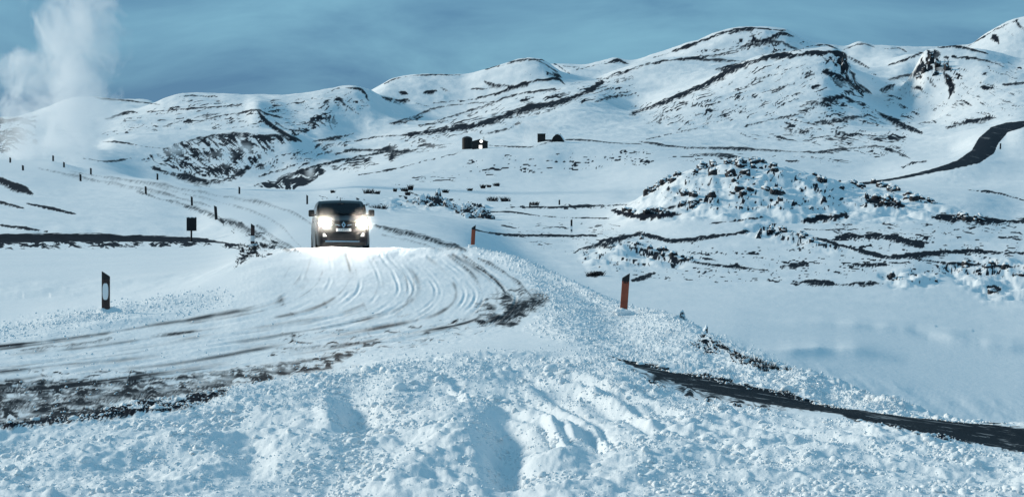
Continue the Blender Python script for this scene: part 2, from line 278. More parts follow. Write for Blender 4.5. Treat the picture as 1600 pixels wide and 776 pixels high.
# ------------------------------------------------------------------ bare dark ground (wind-scoured rock, soil, asphalt): strokes (width, strength, points) where the snow is gone, plus some painted road-edge shade
DARK = np.zeros(D.shape)
ST = [
 (2.2, .9, [(146, 150), (160, 154), (200, 157), (250, 163)]), (3, .8, [(165, 186), (200, 175), (215, 176)]), (2.2, .8, [(230, 175), (260, 172), (300, 169), (360, 165)]), (1.7, .7, [(262, 195), (310, 182), (345, 177)]), (1.7, .7, [(300, 194), (340, 182), (400, 172)]),
 (2.4, .8, [(160, 221), (190, 222), (225, 228), (262, 232)]), (2.2, .7, [(130, 247), (170, 252), (205, 247)]), (7, .95, [(240, 262), (280, 272), (320, 281), (360, 276), (388, 260)]), (5, .8, [(270, 226), (330, 212), (400, 209), (450, 214), (470, 220)]),
 (3, .85, [(405, 275), (440, 264), (465, 256)]), (2.6, .8, [(430, 281), (480, 263), (520, 253), (560, 244), (600, 239)]), (3.5, .9, [(522, 241), (545, 235), (580, 233), (620, 236), (670, 236)]), (5, .9, [(580, 235), (640, 236)]), (2, .7, [(600, 243), (622, 241)]), (1.7, .75, [(560, 273), (610, 265), (660, 252), (722, 237)]),
 (3, .8, [(485, 221), (520, 216), (555, 208)]), (2.2, .7, [(555, 221), (590, 213), (640, 211)]), (4, .85, [(640, 208), (680, 201), (700, 198)]), (4, .8, [(610, 193), (640, 188), (660, 181)]), (3, .8, [(655, 196), (700, 188)]),
 (3, .9, [(370, 179), (400, 170), (415, 177), (442, 184)]), (5, .95, [(402, 171), (415, 188), (430, 199), (462, 220)]), (4, .7, [(430, 191), (450, 201), (478, 206)]), (2, .8, [(500, 149), (515, 143), (530, 137)]), (3, .9, [(540, 137), (565, 140), (577, 158)]), (4, .7, [(505, 161), (515, 156)]), (5, .7, [(525, 152), (545, 166), (562, 178)]), (2.5, .7, [(280, 150), (300, 149), (340, 151)]),
 (6, .85, [(600, 152), (625, 156), (637, 155)]), (4, .85, [(625, 144), (636, 146)]), (4, .85, [(662, 145), (682, 142)]), (5, .85, [(690, 137), (702, 141)]), (2, .7, [(650, 161), (674, 167)]), (2.2, .85, [(600, 131), (625, 121), (660, 117), (720, 117)]), (3, .9, [(758, 108), (800, 97), (830, 92), (850, 99), (872, 113)]), (1.6, .8, [(835, 92), (862, 97), (890, 115)]), (1.6, .8, [(880, 103), (905, 105)]),
 (5, .85, [(758, 128), (775, 132), (802, 134)]), (3, .8, [(735, 139), (772, 137)]), (6, .9, [(855, 114), (868, 114), (876, 121)]), (2, .7, [(820, 111), (830, 117)]), (3.4, .9, [(720, 159), (780, 144), (830, 127), (870, 123), (882, 131)]), (2, .75, [(675, 161), (722, 156)]), (2.5, .85, [(615, 191), (650, 181), (690, 166), (772, 158)]),
 (2.6, .85, [(655, 197), (700, 183), (760, 164), (800, 149), (830, 144), (872, 139)]), (5.5, .95, [(630, 211), (720, 199), (770, 187), (830, 167), (870, 160), (910, 145), (942, 129)]), (3, .8, [(750, 209), (780, 204), (804, 197)]), (2, .8, [(900, 109), (930, 101), (945, 96)]), (4, .9, [(945, 99), (965, 94), (982, 99)]),
 (4, .95, [(935, 125), (970, 114), (1000, 102), (1030, 96), (1060, 92), (1102, 91)]), (3.5, .7, [(930, 159), (950, 152), (982, 148)]), (5, .7, [(985, 178), (1002, 171)]), (2.2, .8, [(765, 227), (800, 229), (832, 229), (852, 223), (880, 218), (920, 219), (960, 223), (1002, 225)]),
 (2.5, .9, [(1022, 90), (1050, 80), (1080, 70), (1140, 48), (1180, 44), (1228, 48)]), (3.5, .85, [(1138, 53), (1160, 47), (1178, 47)]), (4, .9, [(1113, 79), (1160, 69), (1200, 61), (1220, 52), (1240, 57)]), (4.5, .95, [(1081, 91), (1130, 83), (1170, 71), (1215, 64), (1230, 70), (1254, 80)]), (3, .9, [(1080, 93), (1165, 95)]),
 (6, 1., [(985, 178), (1030, 161), (1070, 144), (1110, 126), (1150, 104), (1190, 90), (1250, 84), (1300, 80)]), (3, .7, [(1118, 109), (1150, 101), (1172, 96)]), (3, .6, [(1160, 139), (1180, 126), (1212, 114)]), (4, .6, [(1205, 143), (1242, 128)]), (6, .75, [(1243, 166), (1280, 156), (1302, 151)]), (3.5, .85, [(1160, 198), (1200, 187), (1247, 179)]), (5, .8, [(1268, 193), (1300, 188), (1360, 179)]),
 (3.5, .85, [(1000, 221), (1060, 229), (1130, 231), (1200, 234), (1302, 239)]), (4, .75, [(1078, 241), (1120, 241), (1182, 248)]), (3, .7, [(1228, 251), (1247, 251)]), (1.6, .6, [(1010, 218), (1060, 206), (1112, 196)]), (4, .9, [(1258, 82), (1300, 80), (1316, 82)]), (8, 1., [(1305, 82), (1320, 92), (1315, 112)]), (8, .9, [(1288, 111), (1310, 119), (1330, 127), (1347, 142)]),
 (7, .85, [(1258, 170), (1290, 157), (1317, 150)]), (5, .85, [(1318, 151), (1357, 164)]), (5, .75, [(1330, 122), (1362, 147)]), (6, .65, [(1376, 141), (1397, 131)]), (6, .75, [(1373, 176), (1400, 189), (1442, 207)]), (3, .8, [(1263, 239), (1330, 231), (1380, 229), (1422, 247)]), (2, .55, [(1265, 216), (1342, 206)]), (2, .8, [(1258, 73), (1290, 70), (1307, 76)]),
 (2, .8, [(1318, 78), (1345, 68), (1367, 74)]), (3, .75, [(1388, 102), (1442, 82)]), (5, .75, [(1328, 89), (1357, 105)]), (2.5, .8, [(1383, 76), (1405, 75), (1417, 82)]), (4, .75, [(1388, 124), (1432, 114)]), (6, .85, [(1475, 111), (1485, 127), (1483, 152)]), (5, .7, [(1450, 121), (1464, 137)]), (3, .85, [(1466, 74), (1500, 73), (1542, 84)]),
 (4, .9, [(1488, 89), (1530, 92), (1555, 98), (1572, 105)]), (4, .8, [(1533, 137), (1552, 137)]), (3, .8, [(1568, 133), (1600, 129)]), (2, .8, [(1510, 74), (1560, 44), (1592, 31)]), (6, .85, [(1553, 56), (1560, 66)]), (2.5, .8, [(1563, 39), (1582, 54)]), (7, .95, [(1588, 31), (1600, 42), (1640, 50)]), (5, .65, [(1478, 199), (1510, 191), (1557, 183)]), (4, .75, [(1408, 261), (1425, 254), (1447, 251)]),
 (6, .85, [(958, 328), (1000, 336), (1062, 333)]), (5, .7, [(1008, 331), (1062, 320)]), (2.5, .85, [(1108, 349), (1150, 344), (1192, 339)]), (4.5, .85, [(938, 376), (1000, 366), (1050, 375), (1110, 369), (1172, 361)]), (3.5, .8, [(1050, 400), (1070, 405), (1110, 412), (1195, 421)]), (5, .7, [(1218, 416), (1262, 413)]), (2.5, .7, [(1238, 441), (1282, 441)]), (5, .75, [(988, 438), (1022, 426)]),
 (7, .95, [(1253, 344), (1290, 338), (1322, 336)]), (2, .8, [(1258, 358), (1342, 358)]), (7, .85, [(1298, 373), (1350, 366), (1390, 368), (1442, 384)]), (4.5, .95, [(1270, 370), (1330, 386), (1380, 399), (1420, 398), (1500, 391), (1550, 393), (1640, 395)]), (7, .9, [(1458, 339), (1500, 339), (1550, 343), (1640, 342)]), (2.5, .8, [(1428, 403), (1500, 412), (1640, 418)]),
 (4, .6, [(1318, 413), (1387, 413)]), (6, .65, [(1240, 438), (1310, 441), (1378, 441)]), (3, .6, [(1513, 296), (1560, 301), (1602, 313)]), (6, .8, [(1358, 313), (1400, 319), (1412, 321)]), (7, .85, [(1543, 446), (1562, 452)]),
 (1.6, .75, [(765, 331), (800, 331), (860, 338), (952, 341)]), (2.4, .65, [(798, 323), (870, 323), (982, 319)]), (3, .8, [(738, 358), (790, 366), (850, 367), (932, 368)]), (5, .75, [(903, 389), (960, 376), (1002, 363)]), (4, .8, [(915, 431), (942, 425)]), (3, .6, [(640, 300), (700, 320), (765, 336)]),
 (6, .85, [(-40, 272), (0, 280), (25, 291), (50, 302)]), (4, .75, [(-40, 310), (0, 315), (38, 325)]), (3.2, .85, [(42, 317), (75, 324), (118, 334)]), (3.4, .7, [(-40, 347), (0, 351), (40, 356), (72, 361)]), (8, .75, [(-20, 210), (30, 205)]), (5, .7, [(-20, 190), (35, 186)]), (2, .6, [(0, 225), (50, 220)]),
]
# road tracks and bare asphalt near the camera
ST_ROAD = [
 (6, .85, [(588, 352), (620, 359), (660, 369), (700, 381), (728, 390)]), (4, .6, [(596, 366), (640, 374), (690, 390)]), (6, .7, [(402, 352), (430, 370), (470, 394)]), (5, .55, [(385, 385), (420, 378)]),
 (7, .85, [(-40, 632), (40, 626), (110, 620)]), (9, .95, [(-40, 662), (30, 656), (150, 642), (270, 630), (350, 612)]), (9, .8, [(150, 622), (250, 612), (350, 604)]), (5, .6, [(340, 579), (430, 569), (520, 556)]), (5, .6, [(120, 606), (200, 610)]), (6, .5, [(380, 596), (470, 584), (560, 570)]),
 (3, .6, [(30, 546), (110, 538), (175, 528)]), (3, .5, [(230, 524), (315, 515)]), (2.5, .75, [(60, 595), (96, 598)]), (3, .55, [(620, 494), (648, 488)]), (3, .45, [(430, 545), (560, 535)]), (3, .3, [(640, 540), (760, 512), (800, 505)]), (3, .4, [(520, 530), (640, 520)]),
 (4, .75, [(745, 402), (790, 425), (822, 452), (832, 470), (820, 492)]), (4, .7, [(722, 398), (762, 425), (790, 455), (796, 480), (785, 496)]), (3, .5, [(700, 398), (736, 425), (755, 460), (760, 492)]), (13, .95, [(785, 490), (825, 474), (855, 462)]), (9, .9, [(750, 503), (795, 494), (825, 476)]), (4, .7, [(770, 488), (800, 510)]),
 (3, .38, [(600, 396), (630, 430), (638, 465), (610, 500)]), (3, .36, [(640, 396), (668, 430), (676, 465), (650, 500)]), (3, .33, [(470, 398), (445, 430), (440, 470), (470, 500)]), (3, .3, [(520, 398), (500, 440), (510, 480)]), (3, .3, [(560, 398), (556, 440), (575, 490)]),
]
rr0 = np.random.default_rng(11)
def stroke(wd, stg, pts, d0, d1, rag=1.0, road=False):
    amp_ = rr0.uniform(.78, 1.0) if wd < 4 else 1.0
    if road: amp_ = 1
    pts = curve(pts, 4)
    def f(w):
        P, Q = PX[w], PY[w]; L_ = LGD[w]
        n = fbm(P / 11 + 3, L_ / (30 if not road else 60), 3, 201); lo = fbm(P / 46 + wd, Q / 30, 2, 231)
        hat = fbm((P + Q * .9) / 2.4, (Q - P * .35) / 9, 3, 251)
        dd, t, sd = polydist(P + 2.0 * n * rag, Q + wd * .55 * n * rag + wd * .5 * lo, pts)
        ww = wd * (.35 + .65 * np.sin(np.pi * np.clip(t * .98 + .01, 0, 1)) ** .7) * (1.08 + .45 * lo)
        ww = np.maximum(ww, .95) * np.where(sd > 0, 1.7, .75)
        v = (.25 + .75 * stg) * (1.22 + .3 * lo - dd / ww) + np.where(sd > 0, .55, .18) * hat * np.clip(1.3 - dd / ww, 0, 1) - .05
        DARK[w] = np.maximum(DARK[w], np.clip(v * (1.15 if not road else .8), 0, 1) * vis[w] * (amp_ * np.clip(1.05 + .35 * lo, .6, 1) if not road else stg))
    apply(f, pts, wd * 3 + 4, d0, d1)
for wd, stg, pts in ST: stroke(wd * (.72 if wd < 5.5 else .82), stg, pts, 70 if min(p[1] for p in pts) > 300 else 130, 2600)
ST_ROAD += [(6, .75, [(215, 299), (290, 319), (345, 340), (400, 364), (452, 392)]), (4, .62, [(60, 262), (140, 279), (240, 298), (330, 322)]), (4, .6, [(110, 268), (250, 289), (370, 309), (450, 328), (490, 352)]), (4, .55, [(250, 294), (360, 318), (430, 345), (470, 385)]), (6, .8, [(-40, 610), (60, 604), (160, 598), (280, 590)]), (7, .8, [(-40, 642), (80, 632), (220, 618), (340, 604)])]  # first two strokes paint a blue shadow along the far road's near edge
for wd, stg, pts in ST_ROAD: stroke(wd, stg, pts, 11, 320, .6, True)
FAM = [[(745, 402), (800, 432), (836, 464), (812, 500), (740, 522), (600, 546), (430, 571), (200, 606), (-40, 632)], [(690, 396), (735, 430), (752, 465), (715, 498), (620, 518), (470, 545), (300, 570), (120, 592), (-40, 612)],
       [(630, 395), (664, 430), (668, 462), (630, 492), (535, 512), (390, 538), (230, 562), (80, 578), (-40, 590)], [(570, 395), (590, 430), (580, 460), (535, 486), (440, 506), (320, 524), (190, 543), (70, 558), (-40, 568)],
       [(510, 396), (508, 428), (488, 456), (440, 480), (355, 498), (260, 512), (150, 528), (50, 540), (-40, 550)], [(450, 397), (438, 425), (415, 452), (375, 472), (310, 488), (230, 502), (140, 515), (50, 528), (-40, 538)]]
FAM = np.array(FAM, float)
rr_ = np.random.default_rng(5)
TR = []
for q in np.sort(rr_.uniform(.45, 4.98, 30)):
    i = int(q); t = q - i; pts = FAM[i] * (1 - t) + FAM[i + 1] * t + rr_.normal(0, 1.5, FAM[i].shape)
    TR.append(([tuple(p) for p in pts], rr_.uniform(1.4, 4.2), rr_.uniform(.06, .32) * (1.25 if q < 1.0 else 1), rr_.uniform(.015, .045)))
for q, wd in ((.9, 9), (1.5, 7), (2.2, 10), (2.9, 7), (3.5, 9), (4.3, 8)):
    i = int(q); t = q - i; TR.append(([tuple(p) for p in FAM[i] * (1 - t) + FAM[i + 1] * t], wd, .24, 0))
for pts, wd, stg, _ in TR:
    pts = curve(pts, 4)
    def f(w):
        dd, t, _ = polydist(PX[w], PY[w], pts); al = fbm(t * 7 + wd * 9, dd * 0 + wd * 31, 3, 611)
        v = stg * np.clip(1.2 - dd / wd, 0, 1) * sstep(-.35, .25, al)
        DARK[w] = np.clip(DARK[w] + v * m_near[w] * vis[w], 0, 1)
    apply(f, pts, wd * 2, 14, 58)
# ragged patches (polygon, cover, angle of the streaks, size px, stretch)
PT = [
 ([(590, 240), (640, 205), (760, 165), (900, 125), (990, 105), (1000, 150), (900, 165), (820, 195), (720, 215)], .25, -21, 2.6, 16, 500, 2600), ([(150, 215), (200, 180), (280, 152), (400, 155), (560, 140), (590, 175), (470, 210), (300, 205)], .21, -12, 2.4, 14, 500, 2600),
 ([(1000, 180), (1120, 125), (1200, 92), (1300, 85), (1300, 150), (1200, 185), (1050, 210)], .18, -27, 2.6, 13, 500, 2600), ([(560, 300), (760, 240), (1000, 232), (1250, 240), (1420, 236), (1330, 262), (1200, 250), (1000, 262), (760, 280)], .13, -3, 2.2, 24, 260, 2600),
 ([(1060, 85), (1180, 46), (1250, 62), (1300, 76), (1180, 90), (1090, 92)], .24, -18, 2.4, 12, 900, 2600), ([(1350, 110), (1430, 120), (1600, 80), (1600, 180), (1480, 200), (1400, 200)], .15, 18, 3, 9, 500, 2600),
 ([(1240, 170), (1340, 150), (1420, 210), (1420, 250), (1300, 240), (1200, 215)], .28, 8, 2.6, 10, 450, 2600), ([(500, 260), (640, 215), (720, 225), (620, 250), (540, 275)], .33, -15, 2.6, 10, 400, 2600), ([(380, 262), (480, 225), (560, 215), (520, 245), (440, 275)], .32, -25, 3, 8, 400, 2600), ([(-40, 175), (60, 178), (60, 240), (-40, 240)], .42, 5, 4, 7, 400, 2600),
 ([(760, 345), (960, 345), (1100, 380), (1300, 385), (1300, 450), (1000, 440), (860, 400)], .13, 3, 2.6, 15, 80, 200), ([(1300, 345), (1600, 345), (1600, 425), (1300, 440)], .17, 3, 2.8, 15, 80, 200),
 ([(1112, 524), (1150, 546), (1235, 577), (1215, 580), (1160, 570), (1125, 556), (1085, 548), (1070, 530)], .46, 32, 4, 3, 17, 34),
 ([(222, 250), (262, 228), (330, 211), (400, 208), (470, 216), (450, 226), (420, 242), (392, 264), (365, 284), (300, 274), (240, 256)], .53, 34, 3.6, 6, 130, 2600),
 ([(396, 290), (430, 279), (470, 263), (500, 258), (508, 268), (482, 286), (460, 295), (420, 293)], .72, -20, 7, 4, 130, 2600),
 ([(470, 192), (505, 174), (522, 180), (532, 207), (515, 202), (488, 203)], .52, 50, 5, 3, 130, 2600), ([(440, 195), (480, 200), (490, 207), (455, 215)], .45, 40, 5, 3, 130, 2600),
 ([(1420, 122), (1438, 97), (1447, 76), (1462, 75), (1482, 90), (1488, 106), (1475, 118), (1450, 117), (1432, 124)], .62, 70, 7, 2, 900, 2600), ([(1255, 80), (1310, 78), (1330, 90), (1340, 130), (1360, 160), (1320, 150), (1290, 120), (1300, 100)], .45, 45, 6, 2.5, 900, 2600),
 ([(1130, 204), (1300, 200), (1420, 214), (1400, 226), (1200, 224)], .30, 4, 3, 8, 400, 2600), ([(1360, 168), (1400, 182), (1448, 205), (1436, 212), (1380, 190)], .40, 40, 5, 2, 400, 2600), ([(960, 160), (1100, 150), (1200, 140), (1150, 190), (1020, 205)], .16, -35, 4, 4, 400, 2600),
 ([(760, 318), (900, 320), (1000, 316), (990, 324), (880, 330), (770, 326)], .33, 0, 4, 4, 130, 300), ([(1010, 300), (1110, 255), (1200, 254), (1300, 282), (1350, 296), (1280, 305), (1150, 300), (1040, 318)], .12, 60, 5, 1.4, 120, 200), ([(1060, 300), (1180, 295), (1330, 305), (1420, 325), (1300, 332), (1120, 330), (1040, 335)], .17, 50, 5, 1.6, 120, 200),
 ([(1170, 348), (1215, 350), (1275, 374), (1330, 388), (1285, 392), (1220, 378)], .40, 55, 5, 1.6, 90, 200), ([(960, 378), (1005, 382), (1085, 408), (1060, 414), (1005, 402)], .42, 60, 5, 1.8, 80, 200), ([(1380, 430), (1460, 430), (1468, 442), (1400, 444)], .30, 60, 5, 1.6, 70, 160), ([(1450, 414), (1550, 414), (1600, 426), (1590, 436), (1480, 428)], .42, 50, 5, 1.6, 70, 160),
 ([(615, 300), (650, 288), (690, 292), (760, 322), (755, 338), (700, 326), (640, 318)], .30, 55, 6, 2, 140, 260), ([(300, 318), (330, 330), (400, 352), (460, 392), (400, 398), (385, 380), (345, 352)], .25, 35, 5, 5, 70, 200),
 ([(480, 300), (600, 312), (640, 330), (560, 326), (490, 314)], .25, 15, 4, 3, 140, 300),
 ([(-40, 366), (150, 367), (310, 371), (392, 385), (380, 390), (310, 384), (150, 388), (-40, 390)], .50, 5, 4, 5, 66, 112), ([(370, 384), (405, 378), (440, 384), (400, 400), (372, 420), (362, 425)], .45, 20, 4, 2, 40, 112),
 ([(-40, 592), (100, 592), (250, 590), (430, 566), (560, 548), (520, 575), (380, 600), (200, 636), (-40, 672)], .66, -7, 5, 13, 12, 30), ([(40, 575), (250, 575), (250, 600), (40, 600)], .22, -5, 4, 12, 12, 30), ([(740, 470), (800, 446), (858, 458), (840, 484), (800, 514), (740, 500)], .50, -6, 4, 9, 20, 50), ([(420, 520), (780, 490), (800, 512), (600, 556), (420, 560)], .19, -8, 4, 12, 18, 45),
 ([(985, 575), (1080, 597), (1200, 622), (1310, 645), (1200, 640), (1080, 622), (1000, 592)], .60, 14, 5, 7, 12, 30), ([(1330, 650), (1640, 688), (1640, 716), (1450, 681), (1380, 666)], .62, 9, 5, 8, 12, 30),
]
for poly, cov, ang, size, stretch, d0, d1 in PT:
    ca, sa = math.cos(math.radians(ang)), math.sin(math.radians(ang))
    def f(w):
        P, Q = PX[w], PY[w]; k = inpoly(P, Q, poly, 5)
        a = (P * ca + Q * sa) / (size * stretch); b = (-P * sa + Q * ca) / size
        wv = fbm(P / 28, Q / 28, 2, 333); n = .5 + .5 * fbm(a + .6 * wv, b + 1.6 * wv, 4, 301, .7) + .34 * fbm(P / 26, Q / 13, 3, 341)
        v = sstep(1.02 - cov - .17, 1.02 - cov + .19, n * (.35 + .65 * k) + .18 * (k - .6))
        if d1 <= 50: v = sstep(1.02 - cov - .34, 1.02 - cov + .38, n * (.35 + .65 * k) + .18 * (k - .6)) * (.84 + .3 * fbm(P / 60, Q / 7, 3, 351))
        DARK[w] = np.maximum(DARK[w], np.clip(v * (.85 + .4 * wv), 0, 1) * sstep(.1, .5, k) * vis[w])
    apply(f, poly, 6, d0, d1)
# bare asphalt of the junction road, the side road and the far road
solid = area([(950, 556), (1000, 566), (1100, 588), (1200, 610), (1310, 634), (1320, 638), (1330, 640), (1400, 646), (1900, 704), (1900, 764), (1450, 678), (1340, 660), (1312, 646), (1200, 632), (1080, 607), (1000, 576)], 2.5, 12, 30)
nn = fbm(PX / 30, PY / 2.2, 3, 401)
DARK = np.maximum(DARK, sstep(.3, .7, solid + .3 * nn) * vis * (1 - .38 * sstep(.2, .6, fbm((PX - PY * 2) / 55, (PY - PX * .15) / 2.6, 4, 415, .65))))
DARK = np.maximum(DARK, sstep(.35, .65, m_farr + .15 * nn) * (.97 - .25 * sstep(.25, .6, fbm(PX / 60 + PY / 8, (PY * 1.2 - PX * .3) / 5, 2, 409))))
DARK = np.maximum(DARK, sstep(.4, .7, m_side + .3 * nn) * (.95 - .5 * sstep(300, 392, PX)))
DARK = np.clip(DARK, 0, 1)

# ------------------------------------------------------------------ materials
def mat(name):
    m_ = bpy.data.materials.new(name); m_.use_nodes = True
    return m_, m_.node_tree, m_.node_tree.nodes['Principled BSDF']
def noise_node(t, scale, detail=4, rough=.55, vec=None):
    n = t.nodes.new('ShaderNodeTexNoise'); n.inputs['Scale'].default_value = scale; n.inputs['Detail'].default_value = detail; n.inputs['Roughness'].default_value = rough
    if vec is not None: t.links.new(vec, n.inputs['Vector'])
    return n
def ramp(t, a, ca, b, cb, fac):
    r = t.nodes.new('ShaderNodeValToRGB'); e = r.color_ramp.elements
    e[0].position = a; e[0].color = (*ca, 1); e[1].position = b; e[1].color = (*cb, 1)
    t.links.new(fac, r.inputs['Fac']); return r
SNOW = (.83, .87, .90)
def snow_mat(name, nscale, bscale, bdist, dark=True, edge=.28, namp=.5, darkcol=((.004, .006, .011), (.016, .020, .030)), soft=False):
    m_, t, b = mat(name)
    geo = t.nodes.new('ShaderNodeNewGeometry')
    big = noise_node(t, nscale * .25, 3, .5, geo.outputs['Position'])
    sc = ramp(t, .3, (.81, .85, .875), .7, (.87, .89, .905), big.outputs['Fac'])
    fine = noise_node(t, bscale, 6, .62, geo.outputs['Position'])
    bump = t.nodes.new('ShaderNodeBump'); bump.inputs['Strength'].default_value = .55; bump.inputs['Distance'].default_value = bdist
    t.links.new(fine.outputs['Fac'], bump.inputs['Height']); t.links.new(bump.outputs['Normal'], b.inputs['Normal'])
    b.inputs['Roughness'].default_value = .72; b.inputs['Specular IOR Level'].default_value = .25
    if dark:
        at = t.nodes.new('ShaderNodeAttribute'); at.attribute_name = 'bare'
        nz_ = noise_node(t, nscale, 5, .65, geo.outputs['Position'])
        ma = t.nodes.new('ShaderNodeMath'); ma.operation = 'MULTIPLY_ADD'; ma.inputs[1].default_value = namp; ma.inputs[2].default_value = -namp * .5
        t.links.new(nz_.outputs['Fac'], ma.inputs[0])
        ad = t.nodes.new('ShaderNodeMath'); ad.operation = 'ADD'; t.links.new(at.outputs['Fac'], ad.inputs[0]); t.links.new(ma.outputs[0], ad.inputs[1])
        mr = t.nodes.new('ShaderNodeMapRange'); mr.interpolation_type = 'SMOOTHSTEP'
        mr.inputs['From Min'].default_value = .20 if not soft else .08; mr.inputs['From Max'].default_value = .20 + edge if not soft else .85
        t.links.new(ad.outputs[0], mr.inputs['Value'])
        dk = ramp(t, .35, darkcol[0], .7, darkcol[1], fine.outputs['Fac'])
        mixc = t.nodes.new('ShaderNodeMix'); mixc.data_type = 'RGBA'
        t.links.new(mr.outputs['Result'], mixc.inputs['Factor']); t.links.new(sc.outputs['Color'], mixc.inputs['A']); t.links.new(dk.outputs['Color'], mixc.inputs['B'])
        t.links.new(mixc.outputs['Result'], b.inputs['Base Color'])
        sp_ = t.nodes.new('ShaderNodeMapRange'); sp_.inputs['To Min'].default_value = .22; sp_.inputs['To Max'].default_value = .05; t.links.new(mr.outputs['Result'], sp_.inputs['Value']); t.links.new(sp_.outputs['Result'], b.inputs['Specular IOR Level'])
    else:
        t.links.new(sc.outputs['Color'], b.inputs['Base Color'])
    return m_
M_BANK = snow_mat('bank_snow', 9, 55, .012)
M_ROAD = snow_mat('snowy_asphalt', 5, 40, .008, soft=True, namp=.22, darkcol=((.004, .006, .009), (.022, .028, .037)))
M_FIELD = snow_mat('field_snow', 1.2, 3.0, .05, edge=.45, namp=.35)
M_HILL = snow_mat('hill_snow', .22, .35, .5, edge=.66, namp=.25)
M_FROAD = snow_mat('far_asphalt', 1.0, 2.0, .03, soft=True)
M_CHUNK = snow_mat('chunk_snow', 20, 80, .006, dark=False)

# ------------------------------------------------------------------ ground, road and hills as sheets of one relief
vid = np.arange(NRW * NC).reshape(NRW, NC)
quads = np.stack([vid[:-1, :-1], vid[:-1, 1:], vid[1:, 1:], vid[1:, :-1]], -1)
def fm(a): return (a[:-1, :-1] + a[:-1, 1:] + a[1:, 1:] + a[1:, :-1]) / 4
q_near = fm(m_near) > .5; q_far = fm(m_far) > .5; q_farr = fm(m_farr) > .5; q_side = fm(m_side) > .5; q_j = fm(m_junc) > .5
q_bank = (fm(D) < 60) & ((fm(FORE) > .01) | (fm(D) < 20) | (fm(EMB) > .4) | (fm(LBERM) > .4))
q_hill = fm(D) > 480
region = np.full(q_near.shape, 1)
region[q_bank] = 0; region[q_hill] = 2
region[q_near | q_far | q_j] = 3; region[q_side] = 4; region[q_farr] = 5
VX, VY, VZ = X.ravel(), D.ravel(), (Z + CAMZ).ravel(); VD = DARK.ravel()
def sheet(name, sel, material, label, cat):
    q = quads[sel]; u, inv = np.unique(q, return_inverse=True); q = inv.reshape(-1, 4)
    me = bpy.data.meshes.new(name); me.vertices.add(len(u)); me.loops.add(len(q) * 4); me.polygons.add(len(q))
    me.vertices.foreach_set('co', np.stack([VX[u], VY[u], VZ[u]], -1).astype(np.float32).ravel())
    me.loops.foreach_set('vertex_index', q.astype(np.int32).ravel())
    me.polygons.foreach_set('loop_start', np.arange(0, len(q) * 4, 4, dtype=np.int32))
    me.polygons.foreach_set('use_smooth', np.ones(len(q), bool))
    a = me.attributes.new('bare', 'FLOAT', 'POINT'); a.data.foreach_set('value', VD[u].astype(np.float32))
    me.materials.append(material); me.update(); me.validate()
    o = bpy.data.objects.new(name, me); COL.objects.link(o); o['kind'] = 'structure'; o['label'] = label; o['category'] = cat
    return o
sheet('snow_bank', region == 0, M_BANK, 'lumpy ploughed snow bank in front of and beside the road', 'snow bank')
sheet('snow_field', region == 1, M_FIELD, 'smooth wind-packed snow field with dark scoured streaks', 'snow field')
sheet('hills', region == 2, M_HILL, 'snow-covered hills with dark bare ridge lines under the sky', 'hills')
sheet('road', region == 3, M_ROAD, 'snow-covered road with dark asphalt patches and tyre tracks', 'road')
sheet('side_road', region == 4, M_FROAD, 'narrow bare dark side road behind the square sign', 'side road')
sheet('hill_road', region == 5, M_FROAD, 'black cleared road curving up the slope below the crags', 'hill road')

def ground(px, py, dmin, dmax):
    """point of the visible relief seen at a photo position"""
    c = int(np.argmin(np.abs(cpx - px))); col = PY[:, c]; d = D[:, c]
    ok = np.where((d >= dmin) & (d <= dmax))[0]
    best = ok[np.argmin(np.abs(col[ok] - py))]
    return Vector(((px - CX) / F * d[best], d[best], Z[best, c] + CAMZ))
def zat(x, y):
    px = CX + x / y * F; c = int(np.argmin(np.abs(cpx - px)))
    return float(np.interp(y, D[:, c], Z[:, c])) + CAMZ

# ------------------------------------------------------------------ helpers for things
def link(name, me, material=None, parent=None, smooth_=False):
    if material is not None and not me.materials: me.materials.append(material)
    if smooth_: me.polygons.foreach_set('use_smooth', np.ones(len(me.polygons), bool))
    o = bpy.data.objects.new(name, me); COL.objects.link(o); o.parent = parent; return o
def pyd(name, v, f, material=None, parent=None, smooth_=False):
    me = bpy.data.meshes.new(name); me.from_pydata([tuple(p) for p in v], [], f); me.update()
    return link(name, me, material, parent, smooth_)
def bmo(name, bm, material=None, parent=None, smooth_=False):
    bmesh.ops.recalc_face_normals(bm, faces=bm.faces)
    me = bpy.data.meshes.new(name); bm.to_mesh(me); bm.free(); return link(name, me, material, parent, smooth_)
def box(bm, c, s, bev=0, rot=None):
    r = bmesh.ops.create_cube(bm, size=1); v = r['verts']
    M = Matrix.Translation(c) @ (rot if rot else Matrix.Identity(4)) @ Matrix.Diagonal((*s, 1))
    bmesh.ops.transform(bm, matrix=M, verts=v)
    if bev:
        e = list({e for p in v for e in p.link_edges}); bmesh.ops.bevel(bm, geom=e, offset=bev, segments=2, affect='EDGES', profile=.6)
def cyl(bm, p0, p1, r0, r1=None, n=16, caps=True):
    p0, p1 = Vector(p0), Vector(p1); r1 = r0 if r1 is None else r1
    r = bmesh.ops.create_cone(bm, cap_ends=caps, segments=n, radius1=r0, radius2=r1, depth=(p1 - p0).length)
    q = (p1 - p0).to_track_quat('Z', 'Y').to_matrix().to_4x4()
    bmesh.ops.transform(bm, matrix=Matrix.Translation((p0 + p1) / 2) @ q, verts=r['verts'])
def empty(name, loc, rz=0, label=None, cat=None, group=None):
    o = bpy.data.objects.new(name, None); COL.objects.link(o); o.location = loc; o.rotation_euler = (0, 0, rz); o.empty_display_size = .2
    tag(o, label, cat, group); return o
def tag(o, label=None, cat=None, group=None, kind=None):
    if label: o['label'] = label
    if cat: o['category'] = cat
    if group: o['group'] = group
    if kind: o['kind'] = kind
    return o
